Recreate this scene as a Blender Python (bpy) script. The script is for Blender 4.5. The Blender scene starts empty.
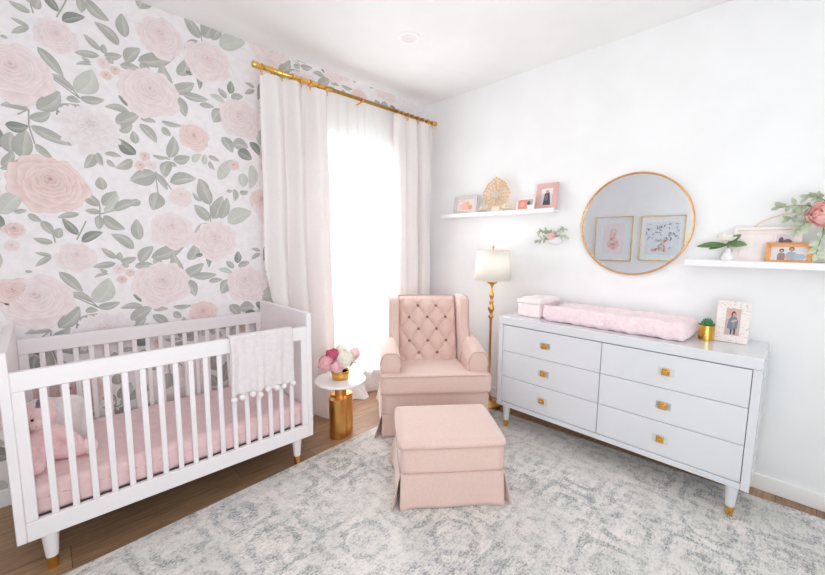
import bpy, bmesh, math, random
from mathutils import Vector, Matrix
from math import sin, cos, pi, radians, sqrt, atan2, floor as mfloor
random.seed(7)
SC = bpy.context.scene
COL = SC.collection

# ------------------------------------------------------------------ materials
def s2l(c):
    c = c / 255.0
    return c / 12.92 if c <= .04045 else ((c + .055) / 1.055) ** 2.4
def rgb(r, g, b): return (s2l(r), s2l(g), s2l(b), 1.0)

def nmat(name):
    m = bpy.data.materials.new(name); m.use_nodes = True
    nt = m.node_tree; bs = nt.nodes['Principled BSDF']
    return m, nt, bs
def node(nt, t, **kw):
    n = nt.nodes.new(t)
    for k, v in kw.items():
        if k.startswith('i_'):
            n.inputs[k[2:].replace('_', ' ')].default_value = v
        else: setattr(n, k, v)
    return n
def lk(nt, a, b): nt.links.new(a, b)
def noise_mix(nt, c1, c2, scale, detail=3, lo=.4, hi=.6, coord='Object', stretch=None):
    tc = node(nt, 'ShaderNodeTexCoord'); out = tc.outputs[coord]
    if stretch:
        mp = node(nt, 'ShaderNodeMapping'); mp.inputs['Scale'].default_value = stretch
        lk(nt, out, mp.inputs['Vector']); out = mp.outputs[0]
    nz = node(nt, 'ShaderNodeTexNoise'); nz.inputs['Scale'].default_value = scale; nz.inputs['Detail'].default_value = detail
    lk(nt, out, nz.inputs['Vector'])
    rp = node(nt, 'ShaderNodeValToRGB')
    rp.color_ramp.elements[0].position = lo; rp.color_ramp.elements[0].color = c1
    rp.color_ramp.elements[1].position = hi; rp.color_ramp.elements[1].color = c2
    lk(nt, nz.outputs['Fac'], rp.inputs[0])
    return rp, nz
def paint(name, c, rough=.5, var=4, spec=.5, coat=0):
    m, nt, b = nmat(name)
    c2 = tuple(max(0, x - var) for x in c)
    rp, nz = noise_mix(nt, rgb(*c2), rgb(*c), 3.0)
    lk(nt, rp.outputs[0], b.inputs['Base Color'])
    b.inputs['Roughness'].default_value = rough
    b.inputs['Specular IOR Level'].default_value = spec
    b.inputs['Coat Weight'].default_value = coat
    return m
def fabric(name, c, var=10, scale=60, bump=.25, sheen=.4, rough=.9, bscale=400):
    m, nt, b = nmat(name)
    c2 = tuple(max(0, x - var) for x in c)
    rp, nz = noise_mix(nt, rgb(*c2), rgb(*c), scale, 4, .35, .65)
    lk(nt, rp.outputs[0], b.inputs['Base Color'])
    b.inputs['Roughness'].default_value = rough
    b.inputs['Sheen Weight'].default_value = sheen
    b.inputs['Specular IOR Level'].default_value = .2
    tc = node(nt, 'ShaderNodeTexCoord')
    n2 = node(nt, 'ShaderNodeTexNoise'); n2.inputs['Scale'].default_value = bscale; n2.inputs['Detail'].default_value = 2
    lk(nt, tc.outputs['Object'], n2.inputs['Vector'])
    bp = node(nt, 'ShaderNodeBump'); bp.inputs['Strength'].default_value = bump; bp.inputs['Distance'].default_value = .002
    lk(nt, n2.outputs['Fac'], bp.inputs['Height']); lk(nt, bp.outputs[0], b.inputs['Normal'])
    return m
def metal(name, c, rough=.22):
    m, nt, b = nmat(name)
    c2 = tuple(max(0, x - 10) for x in c)
    rp, nz = noise_mix(nt, rgb(*c2), rgb(*c), 12)
    lk(nt, rp.outputs[0], b.inputs['Base Color'])
    b.inputs['Metallic'].default_value = 1; b.inputs['Roughness'].default_value = rough
    return m
def thin(name, c, trans=.5, clear=0.0):
    """cloth that lets light through"""
    m, nt, b = nmat(name)
    rp, nz = noise_mix(nt, rgb(*[max(0, x - 3) for x in c]), rgb(*c), 90)
    b.inputs['Roughness'].default_value = .95; b.inputs['Specular IOR Level'].default_value = .1
    lk(nt, rp.outputs[0], b.inputs['Base Color'])
    tr = node(nt, 'ShaderNodeBsdfTranslucent'); lk(nt, rp.outputs[0], tr.inputs['Color'])
    mx = node(nt, 'ShaderNodeMixShader'); mx.inputs[0].default_value = trans
    out = nt.nodes['Material Output']
    lk(nt, b.outputs[0], mx.inputs[1]); lk(nt, tr.outputs[0], mx.inputs[2])
    last = mx.outputs[0]
    if clear:
        tp = node(nt, 'ShaderNodeBsdfTransparent')
        m2 = node(nt, 'ShaderNodeMixShader'); m2.inputs[0].default_value = clear
        lk(nt, last, m2.inputs[1]); lk(nt, tp.outputs[0], m2.inputs[2]); last = m2.outputs[0]
    lk(nt, last, out.inputs['Surface'])
    return m
def glassy(name, tint=(255, 255, 255), clear=.85, rough=.02):
    m, nt, b = nmat(name)
    rp, nz = noise_mix(nt, rgb(*tint), rgb(*tint), 5)
    lk(nt, rp.outputs[0], b.inputs['Base Color'])
    b.inputs['Roughness'].default_value = rough
    tp = node(nt, 'ShaderNodeBsdfTransparent'); m2 = node(nt, 'ShaderNodeMixShader'); m2.inputs[0].default_value = clear
    lk(nt, b.outputs[0], m2.inputs[1]); lk(nt, tp.outputs[0], m2.inputs[2])
    lk(nt, m2.outputs[0], nt.nodes['Material Output'].inputs['Surface'])
    return m
def colattr(name, rough=.8):
    m, nt, b = nmat(name)
    a = node(nt, 'ShaderNodeAttribute', attribute_name='Col')
    rp, nz = noise_mix(nt, (.93, .93, .93, 1), (1, 1, 1, 1), 25, 4, .35, .65)
    mx = node(nt, 'ShaderNodeMix', data_type='RGBA', blend_type='MULTIPLY'); mx.inputs[0].default_value = 1
    lk(nt, a.outputs['Color'], mx.inputs[6]); lk(nt, rp.outputs[0], mx.inputs[7])
    lk(nt, mx.outputs[2], b.inputs['Base Color'])
    b.inputs['Roughness'].default_value = rough; b.inputs['Specular IOR Level'].default_value = .2
    return m

M = {}
M['wall'] = paint('wall_paint', (241, 241, 242), .9, 3, .1)
M['ceil'] = paint('ceiling_paint', (242, 242, 242), .9, 3, .1)
M['trim'] = paint('trim_paint', (248, 247, 247), .45, 3)
M['print'] = colattr('printed_paper')
M['white'] = paint('white_lacquer', (243, 242, 245), .28, 3)
M['dresser'] = paint('white_gloss_lacquer', (223, 224, 229), .16, 3, .5, .3)
M['crib'] = paint('crib_white_paint', (240, 234, 236), .4, 3)
M['gap'] = paint('backing_grey', (120, 120, 126), .8)  # plain grey for mattress support, drawer backing and mirror backing
M['blush'] = fabric('blush_velvet', (226, 196, 186), 5, 70, .3, .55)
M['blushpipe'] = fabric('blush_piping', (208, 172, 162), 8)
M['button'] = fabric('blush_button', (158, 118, 110), 8)
M['sheet'] = fabric('pink_quilt', (233, 201, 202), 6, 30, .3)
M['gold'] = metal('polished_gold', (240, 190, 104), .2)
M['brass'] = metal('brushed_brass', (232, 180, 108), .3)
M['paleg'] = metal('pale_gold', (232, 200, 140), .3)
M['curtain'] = thin('linen_curtain', (238, 232, 231), .07)
M['sheer'] = thin('sheer_voile', (255, 255, 255), .25, .13)
M['shade'] = thin('lamp_linen', (255, 253, 248), .4)
M['blanket'] = fabric('soft_white_knit', (230, 221, 223), 8, 40, .5, .4, .9, 250)
M['pom'] = fabric('white_yarn', (248, 242, 240), 14, 120, .8, .4, .95, 200)
M['plush'] = fabric('pink_plush', (246, 212, 213), 8, 60, .5, .4, .95, 180)
M['plushw'] = fabric('cream_plush', (250, 232, 230), 12, 60, .9, .6, .95, 180)
M['mauve'] = fabric('mauve_satin', (148, 134, 160), 14)
M['dark'] = paint('dark_bead', (40, 30, 34), .2)
M['marble'] = paint('white_marble', (246, 243, 243), .15, 8)
M['leafd'] = paint('leaf_green', (118, 148, 100), .5, 30)
M['leafg'] = paint('eucalyptus_leaf', (202, 212, 186), .6, 30)
M['leafs'] = paint('succulent_leaf', (112, 168, 122), .5, 40)
M['stem'] = paint('green_stem', (112, 138, 92), .6, 20)
M['petw'] = thin('white_petal', (253, 250, 240), .2)
M['petp'] = thin('pink_petal', (248, 206, 212), .2)
M['petpp'] = thin('pale_pink_petal', (252, 222, 222), .2)
M['petd'] = thin('deep_pink_petal', (216, 112, 142), .2)
M['petc'] = thin('coral_pink_petal', (255, 214, 210), .2)
M['acr'] = glassy('clear_acrylic', (255, 252, 248), .90, .05)
M['glass'] = glassy('window_glass', (255, 255, 255), .92)
M['padf'] = fabric('pink_minky', (248, 226, 230), 8, 60, .5)
M['boxf'] = fabric('pale_pink_cotton', (248, 234, 234), 8, 30)
M['soil'] = paint('potting_soil', (80, 62, 50), .95, 20)
M['silver'] = paint('silver_white_frame', (214, 206, 208), .4, 16)
M['pinkfr'] = paint('pink_frame', (232, 184, 180), .45, 14)
M['cream'] = paint('cream_ceramic', (245, 230, 214), .4, 10)
M['whitefr'] = paint('off_white_frame', (244, 234, 230), .5, 8)
M['fanw'] = paint('recessed_white', (236, 232, 232), .5)

def mirror_mat():
    m, nt, b = nmat('mirror_silver')
    rp, nz = noise_mix(nt, rgb(240, 244, 246), rgb(242, 246, 248), 2)
    lk(nt, rp.outputs[0], b.inputs['Base Color'])
    b.inputs['Metallic'].default_value = 1; b.inputs['Roughness'].default_value = .0
    return m
M['mirror'] = mirror_mat()

def floor_mat():
    m, nt, b = nmat('oak_planks')
    tc = node(nt, 'ShaderNodeTexCoord')
    br = node(nt, 'ShaderNodeTexBrick'); br.offset = .37; br.squash = 1
    br.inputs['Scale'].default_value = 1
    br.inputs['Brick Width'].default_value = 1.25; br.inputs['Row Height'].default_value = .165
    br.inputs['Mortar Size'].default_value = .0018; br.inputs['Mortar Smooth'].default_value = .3
    br.inputs['Color1'].default_value = rgb(188, 152, 118); br.inputs['Color2'].default_value = rgb(162, 127, 97)
    br.inputs['Mortar'].default_value = rgb(88, 70, 58)
    lk(nt, tc.outputs['Object'], br.inputs['Vector'])
    mp = node(nt, 'ShaderNodeMapping'); mp.inputs['Scale'].default_value = (1.2, 16, 1)
    lk(nt, tc.outputs['Object'], mp.inputs['Vector'])
    nz = node(nt, 'ShaderNodeTexNoise'); nz.inputs['Scale'].default_value = 4; nz.inputs['Detail'].default_value = 8; nz.inputs['Roughness'].default_value = .65
    lk(nt, mp.outputs[0], nz.inputs['Vector'])
    rp = node(nt, 'ShaderNodeValToRGB')
    rp.color_ramp.elements[0].position = .3; rp.color_ramp.elements[0].color = (.5, .46, .44, 1)
    rp.color_ramp.elements[1].position = .68; rp.color_ramp.elements[1].color = (1.05, 1.05, 1.05, 1)
    lk(nt, nz.outputs['Fac'], rp.inputs[0])
    mx = node(nt, 'ShaderNodeMix', data_type='RGBA', blend_type='MULTIPLY'); mx.inputs[0].default_value = 1
    lk(nt, br.outputs['Color'], mx.inputs[6]); lk(nt, rp.outputs[0], mx.inputs[7])
    lk(nt, mx.outputs[2], b.inputs['Base Color'])
    b.inputs['Roughness'].default_value = .42
    bp = node(nt, 'ShaderNodeBump'); bp.inputs['Strength'].default_value = .15; bp.inputs['Distance'].default_value = .002
    lk(nt, nz.outputs['Fac'], bp.inputs['Height']); lk(nt, bp.outputs[0], b.inputs['Normal'])
    return m
M['floor'] = floor_mat()

def rug_mat():
    """distressed oriental medallion rug in cream, grey green and grey blue"""
    m, nt, b = nmat('distressed_rug')
    tc = node(nt, 'ShaderNodeTexCoord')
    def nz(scale, detail=4, rough=.6, dist=0, stretch=(1, 1, 1), w=0):
        mp = node(nt, 'ShaderNodeMapping'); mp.inputs['Scale'].default_value = stretch; mp.inputs['Location'].default_value = (w, w * 1.7, 0)
        lk(nt, tc.outputs['Object'], mp.inputs['Vector'])
        n = node(nt, 'ShaderNodeTexNoise'); n.inputs['Scale'].default_value = scale; n.inputs['Detail'].default_value = detail
        n.inputs['Roughness'].default_value = rough; n.inputs['Distortion'].default_value = dist
        lk(nt, mp.outputs[0], n.inputs['Vector']); return n.outputs['Fac']
    def mth(op, a, b_=None, c_=None):
        n = node(nt, 'ShaderNodeMath', operation=op)
        for i, v in enumerate((a, b_, c_)):
            if v is None: continue
            if isinstance(v, (int, float)): n.inputs[i].default_value = v
            else: lk(nt, v, n.inputs[i])
        return n.outputs[0]
    def ramp(v, lo, hi):
        n = node(nt, 'ShaderNodeMapRange'); n.interpolation_type = 'SMOOTHSTEP'
        n.inputs['From Min'].default_value = lo; n.inputs['From Max'].default_value = hi
        lk(nt, v, n.inputs['Value']); return n.outputs[0]
    # warped lattice coordinates for the woven ornament
    sp = node(nt, 'ShaderNodeSeparateXYZ'); lk(nt, tc.outputs['Object'], sp.inputs[0])
    wx = mth('MULTIPLY_ADD', nz(5, 4), .07, sp.outputs[0]); wy = mth('MULTIPLY_ADD', nz(5, 4, w=5), .07, sp.outputs[1])
    k = 2 * pi / .62
    sx = mth('SINE', mth('MULTIPLY', wx, k)); sy = mth('SINE', mth('MULTIPLY', wy, k))
    lat = mth('MULTIPLY', sx, sy)                       # medallion cells
    rings = mth('SINE', mth('MULTIPLY', lat, 9.5))       # concentric outlines inside each cell
    dg = mth('SINE', mth('MULTIPLY', mth('ADD', wx, wy), 42)); dg2 = mth('SINE', mth('MULTIPLY', mth('SUBTRACT', wx, wy), 42))
    fine = mth('MULTIPLY', dg, dg2)
    orn = mth('ADD', mth('MULTIPLY', rings, .6), mth('MULTIPLY', fine, .5))
    orn = ramp(orn, .0, .55)
    big = ramp(nz(1.7, 3, .5, .3), .36, .58)             # worn / unworn areas
    mid = ramp(nz(13, 6, .8, .3), .45, .60)
    strk = ramp(nz(16, 5, .75, .2, (1, 5, 1), 2), .46, .60)
    spk = ramp(nz(75, 4, .8, .2, (1, 1.5, 1), 3), .44, .58)
    blot = ramp(nz(30, 6, .8, .5, (2.5, 1, 1), 9), .50, .60)
    mask = mth('MULTIPLY', mth('ADD', mth('ADD', mth('MULTIPLY', orn, .45), mth('MULTIPLY', strk, .30)), mth('MULTIPLY', mid, .45)), mth('ADD', mth('MULTIPLY', big, .7), .55))
    mask = mth('MULTIPLY', mask, mth('ADD', mth('MULTIPLY', spk, .85), .32))
    mask = mth('ADD', mask, mth('MULTIPLY', mth('MULTIPLY', blot, spk), .35))
    clampn = node(nt, 'ShaderNodeClamp'); lk(nt, mask, clampn.inputs[0])
    m1 = node(nt, 'ShaderNodeMix', data_type='RGBA'); lk(nt, ramp(nz(2.2, 2, w=11), .4, .6), m1.inputs[0])
    m1.inputs[6].default_value = rgb(148, 152, 149); m1.inputs[7].default_value = rgb(150, 151, 156)
    m0 = node(nt, 'ShaderNodeMix', data_type='RGBA'); lk(nt, ramp(nz(5, 3, w=21), .35, .65), m0.inputs[0])
    m0.inputs[6].default_value = rgb(234, 227, 223); m0.inputs[7].default_value = rgb(222, 218, 213)
    m2 = node(nt, 'ShaderNodeMix', data_type='RGBA'); lk(nt, clampn.outputs[0], m2.inputs[0])
    lk(nt, m0.outputs[2], m2.inputs[6]); lk(nt, m1.outputs[2], m2.inputs[7])
    lk(nt, m2.outputs[2], b.inputs['Base Color'])
    b.inputs['Roughness'].default_value = .95; b.inputs['Specular IOR Level'].default_value = .1
    bp = node(nt, 'ShaderNodeBump'); bp.inputs['Strength'].default_value = .4; bp.inputs['Distance'].default_value = .003
    lk(nt, nz(220, 2), bp.inputs['Height']); lk(nt, bp.outputs[0], b.inputs['Normal'])
    return m
M['rug'] = rug_mat()

# ------------------------------------------------------------------ mesh helper
class MB:
    def __init__(s): s.v = []; s.f = []; s.sm = []; s.c = []; s.mi = []; s.cm = False
    def add(s, vs, fs, smooth=True, cols=None, mi=0):
        o = len(s.v); s.v += [tuple(p) for p in vs]
        s.f += [tuple(i + o for i in f) for f in fs]; s.sm += [smooth] * len(fs); s.mi += [mi] * len(fs)
        if cols is not None: s.cm = True; s.c += list(cols)
        else: s.c += [(1, 1, 1, 1)] * len(vs)
        return s
    def box(s, x0, x1, y0, y1, z0, z1, bev=.003, seg=2, mat=None, smooth=True):
        bm = bmesh.new(); bmesh.ops.create_cube(bm, size=1)
        for v in bm.verts:
            v.co = Vector(((x0 + x1) / 2 + v.co.x * (x1 - x0), (y0 + y1) / 2 + v.co.y * (y1 - y0), (z0 + z1) / 2 + v.co.z * (z1 - z0)))
        bev = min(bev, .45 * min(abs(x1 - x0), abs(y1 - y0), abs(z1 - z0)))
        if bev > 0: bmesh.ops.bevel(bm, geom=bm.edges[:], offset=bev, segments=seg, affect='EDGES', profile=.5)
        k = len(s.f); bm.normal_update(); flat = [max(abs(c) for c in f.normal) > .999 for f in bm.faces]
        s.bm(bm, mat, smooth and bev > 0)
        for i, fl in enumerate(flat):
            if fl: s.sm[k + i] = False
        return s
    def bm(s, bm, mat=None, smooth=True):
        bm.verts.index_update()
        vs = [(mat @ v.co) if mat else v.co.copy() for v in bm.verts]
        s.add([tuple(v) for v in vs], [[v.index for v in f.verts] for f in bm.faces], smooth); bm.free()
    def grid(s, fn, nu, nv, cu=False, cv=False, smooth=True, cols=None):
        vs = []; cs = [] if cols else None
        U = nu if cu else nu + 1; V = nv if cv else nv + 1
        for j in range(V):
            for i in range(U):
                vs.append(fn(i / nu, j / nv))
                if cols: cs.append(cols(i / nu, j / nv))
        fs = []
        for j in range(nv):
            for i in range(nu):
                a = j * U + i; b = j * U + (i + 1) % U; c = ((j + 1) % V) * U + (i + 1) % U; d = ((j + 1) % V) * U + i
                fs.append((a, b, c, d))
        return s.add(vs, fs, smooth, cs)
    def lathe(s, prof, c=(0, 0, 0), n=24, smooth=True, sx=1, sy=1):
        s.grid(lambda u, v: (c[0] + sx * prof[round(v * (len(prof) - 1))][0] * cos(2 * pi * u), c[1] + sy * prof[round(v * (len(prof) - 1))][0] * sin(2 * pi * u), c[2] + prof[round(v * (len(prof) - 1))][1]), n, len(prof) - 1, True, False, smooth)
        for k, rev in ((0, True), (-1, False)):
            if prof[k][0] > 1e-5:
                vs = [(c[0] + sx * prof[k][0] * cos(2 * pi * i / n), c[1] + sy * prof[k][0] * sin(2 * pi * i / n), c[2] + prof[k][1]) for i in range(n)]
                s.add(vs, [tuple(range(n))[::-1] if rev else tuple(range(n))], False)
        return s
    def tube(s, pts, r, n=8, closed=False, cap=True):
        pts = [Vector(p) for p in pts]; m = len(pts)
        rr = r if isinstance(r, (list, tuple)) else [r] * m
        rings = []; prev = None
        for i, p in enumerate(pts):
            if closed: t = pts[(i + 1) % m] - pts[i - 1]
            else: t = pts[min(i + 1, m - 1)] - pts[max(i - 1, 0)]
            t.normalize()
            if prev is None:
                a = Vector((0, 0, 1)) if abs(t.z) < .9 else Vector((1, 0, 0))
                nrm = t.cross(a).normalized()
            else:
                nrm = (prev - t * prev.dot(t)).normalized()
            prev = nrm; bi = t.cross(nrm)
            rings += [tuple(p + (nrm * cos(2 * pi * k / n) + bi * sin(2 * pi * k / n)) * rr[i]) for k in range(n)]
        fs = []
        for i in range(m if closed else m - 1):
            j = (i + 1) % m
            for k in range(n):
                fs.append((i * n + k, i * n + (k + 1) % n, j * n + (k + 1) % n, j * n + k))
        if not closed and cap:
            fs.append(tuple(range(n))[::-1]); fs.append(tuple((m - 1) * n + k for k in range(n)))
        return s.add(rings, fs, True)
    def ball(s, c, r, n=14, m=9):
        r = r if isinstance(r, (list, tuple)) else (r, r, r)
        return s.grid(lambda u, v: (c[0] + r[0] * sin(pi * v) * cos(2 * pi * u), c[1] + r[1] * sin(pi * v) * sin(2 * pi * u), c[2] - r[2] * cos(pi * v)), n, m, True)
    def prism(s, poly, y0, y1, bev=.004, axis='y', seg=2):
        """polygon in (x,z) pushed along y (axis 'y'), or in (y,z) pushed along x (axis 'x')"""
        bm = bmesh.new()
        f = lambda p, t: (p[0], t, p[1]) if axis == 'y' else ((t, p[0], p[1]) if axis == 'x' else (p[0], p[1], t))
        a = [bm.verts.new(f(p, y0)) for p in poly]; b = [bm.verts.new(f(p, y1)) for p in poly]
        n = len(poly); bm.faces.new(a); bm.faces.new(b[::-1])
        for i in range(n): bm.faces.new((a[i], b[i], b[(i + 1) % n], a[(i + 1) % n]))
        bmesh.ops.recalc_face_normals(bm, faces=bm.faces[:])
        if bev:
            ed = [e for e in bm.edges if len({v in a for v in e.verts}) == 1]
            bmesh.ops.bevel(bm, geom=ed, offset=bev, segments=seg, affect='EDGES', profile=.5)
        k = len(s.f); bm.normal_update(); ai = 'xyz'.index(axis); flat = [abs(f.normal[ai]) > .999 for f in bm.faces]
        s.bm(bm)
        for i, fl in enumerate(flat):
            if fl: s.sm[k + i] = False
        return s
    def cushion(s, x0, x1, y0, y1, z0, z1, r=.03, n=12, puff=.01, fn=None):
        """soft box: rounded edges, faces puffed out a little"""
        cx, cy, cz = (x0 + x1) / 2, (y0 + y1) / 2, (z0 + z1) / 2
        hx, hy, hz = (x1 - x0) / 2, (y1 - y0) / 2, (z1 - z0) / 2
        r = min(r, hx, hy, hz)
        bm = bmesh.new(); bmesh.ops.create_cube(bm, size=2)
        bmesh.ops.subdivide_edges(bm, edges=bm.edges[:], cuts=n, use_grid_fill=True)
        for v in bm.verts:
            p = v.co.copy(); q = Vector((p.x * hx, p.y * hy, p.z * hz))
            inner = Vector((max(-hx + r, min(hx - r, q.x)), max(-hy + r, min(hy - r, q.y)), max(-hz + r, min(hz - r, q.z))))
            d = q - inner
            if d.length > 1e-9: d = d.normalized() * r
            w = inner + d
            k = (1 - p.x ** 2) * (1 - p.y ** 2) if abs(p.z) > .999 else ((1 - p.x ** 2) * (1 - p.z ** 2) if abs(p.y) > .999 else ((1 - p.y ** 2) * (1 - p.z ** 2) if abs(p.x) > .999 else 0))
            ax = max(range(3), key=lambda i: abs(p[i])); e = Vector((0, 0, 0)); e[ax] = 1 if p[ax] > 0 else -1
            w += e * puff * k
            w += Vector((cx, cy, cz))
            if fn: w = fn(w)
            v.co = w
        s.bm(bm); return s
    def xform(s, mt):
        s.v = [tuple(mt @ Vector(p)) for p in s.v]; return s
    def join(s, o, mt=None):
        vs = o.v if mt is None else [tuple(mt @ Vector(p)) for p in o.v]
        b = len(s.v); s.v += vs; s.f += [tuple(i + b for i in f) for f in o.f]; s.sm += o.sm; s.c += o.c; s.mi += o.mi; s.cm |= o.cm
        return s
    def build(s, name, mats, parent=None, loc=None, rot=None):
        me = bpy.data.meshes.new(name); me.from_pydata(s.v, [], s.f)
        me.polygons.foreach_set('use_smooth', s.sm)
        mats = mats if isinstance(mats, (list, tuple)) else [mats]
        for m in mats: me.materials.append(m)
        if len(mats) > 1: me.polygons.foreach_set('material_index', s.mi)
        if s.cm:
            a = me.color_attributes.new('Col', 'FLOAT_COLOR', 'POINT')
            a.data.foreach_set('color', [x for c in s.c for x in c])
        me.update()
        o = bpy.data.objects.new(name, me); COL.objects.link(o)
        if parent: o.parent = parent
        if loc: o.location = loc
        if rot: o.rotation_euler = rot
        return o

def thing(name, label, cat, loc=(0, 0, 0), rotz=0, group=None):
    o = bpy.data.objects.new(name, None); COL.objects.link(o)
    o.empty_display_size = .05
    o.location = loc; o.rotation_euler = (0, 0, rotz)
    return tag(o, label, cat, group)
def tag(o, label, cat, group=None):
    o['label'] = label; o['category'] = cat
    if group: o['group'] = group
    return o
def struct(o): o['kind'] = 'structure'; return o
def dup(root, loc=None, rot=None, label=None, group=None):
    r = root.copy(); COL.objects.link(r)
    if loc is not None: r.location = loc
    if rot is not None: r.rotation_euler = rot
    if label: r['label'] = label
    if group: r['group'] = group
    for ch in list(root.children):
        c = ch.copy(); COL.objects.link(c); c.parent = r
        for g in list(ch.children):
            d = g.copy(); COL.objects.link(d); d.parent = c
    return r
def autosmooth(o, ang=40):
    bm = bmesh.new(); bm.from_mesh(o.data)
    for e in bm.edges:
        if len(e.link_faces) == 2 and e.calc_face_angle(0) > radians(ang): e.smooth = False
    bm.to_mesh(o.data); bm.free(); return o

# flat coloured shapes for prints and photographs: f maps (a, b, layer) to 3d
class Print:
    def __init__(s, f): s.f = f; s.m = MB(); s.k = 0
    def poly(s, pts, c, c2=None, lift=1):
        s.k += lift; n = len(pts)
        ca = c if max(c) <= 1 else rgb(*c)[:3]
        ca = tuple(ca) + (1,) if len(ca) == 3 else ca
        s.m.add([s.f(a, b, s.k) for a, b in pts], [tuple(range(n))], False, [ca] * n)
    def rect(s, a0, a1, b0, b1, c): s.poly([(a0, b0), (a1, b0), (a1, b1), (a0, b1)], c)
    def ell(s, a, b, ra, rb, c, n=14, rot=0):
        s.poly([(a + ra * cos(t) * cos(rot) - rb * sin(t) * sin(rot), b + ra * cos(t) * sin(rot) + rb * sin(t) * cos(rot)) for t in [2 * pi * i / n for i in range(n)]], c)

# ------------------------------------------------------------------ room
WX, WY, WZ = 3.0, 2.925, 2.872
X0, Y0 = -1.0, -1.7
H = (1.68, 2.50, .22, 2.24)      # window opening x0 x1 z0 z1

m = MB(); m.add([(X0 - .1, Y0, 0), (WX + .1, Y0, 0), (WX + .1, WY + .1, 0), (X0 - .1, WY + .1, 0)], [(0, 1, 2, 3)], False)
m.add([(X0 - .1, Y0, -.08), (WX + .1, Y0, -.08), (WX + .1, WY + .1, -.08), (X0 - .1, WY + .1, -.08)], [(3, 2, 1, 0)], False)
struct(m.build('floor', M['floor']))
m = MB(); m.box(X0 - .1, WX + .1, Y0, WY + .1, WZ, WZ + .08, 0)
struct(m.build('ceiling', M['ceil']))
m = MB(); m.box(WX, WX + .1, Y0, WY + .1, 0, WZ, 0)
struct(m.build('wall_right', M['wall']))
m = MB(); m.box(X0 - .1, X0, Y0, WY + .1, 0, WZ, 0)
struct(m.build('wall_opposite', paint('wall_paint_opposite', (241, 241, 244), .9, 3, .1)))  # almost the same white as the right wall, slightly bluer

# wallpapered wall: the print is part of the wall's own mesh
PAPER = rgb(240, 235, 237)
w = MB()
def wquad(x0, x1, z0, z1):
    for (y, rev) in ((WY, 0), (WY + .1, 1)):
        q = [(x0, y, z0), (x1, y, z0), (x1, y, z1), (x0, y, z1)]
        w.add(q, [(3, 2, 1, 0) if rev else (0, 1, 2, 3)], False, [PAPER] * 4)
wquad(X0 - .1, H[0], 0, WZ); wquad(H[1], WX, 0, WZ); wquad(H[0], H[1], 0, H[2]); wquad(H[0], H[1], H[3], WZ)
for a, b in (((H[0], H[2]), (H[1], H[2])), ((H[1], H[2]), (H[1], H[3])), ((H[1], H[3]), (H[0], H[3])), ((H[0], H[3]), (H[0], H[2]))):
    w.add([(a[0], WY, a[1]), (a[0], WY + .1, a[1]), (b[0], WY + .1, b[1]), (b[0], WY, b[1])], [(0, 1, 2, 3)], False, [(.9, .9, .9, 1)] * 4)
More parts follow.
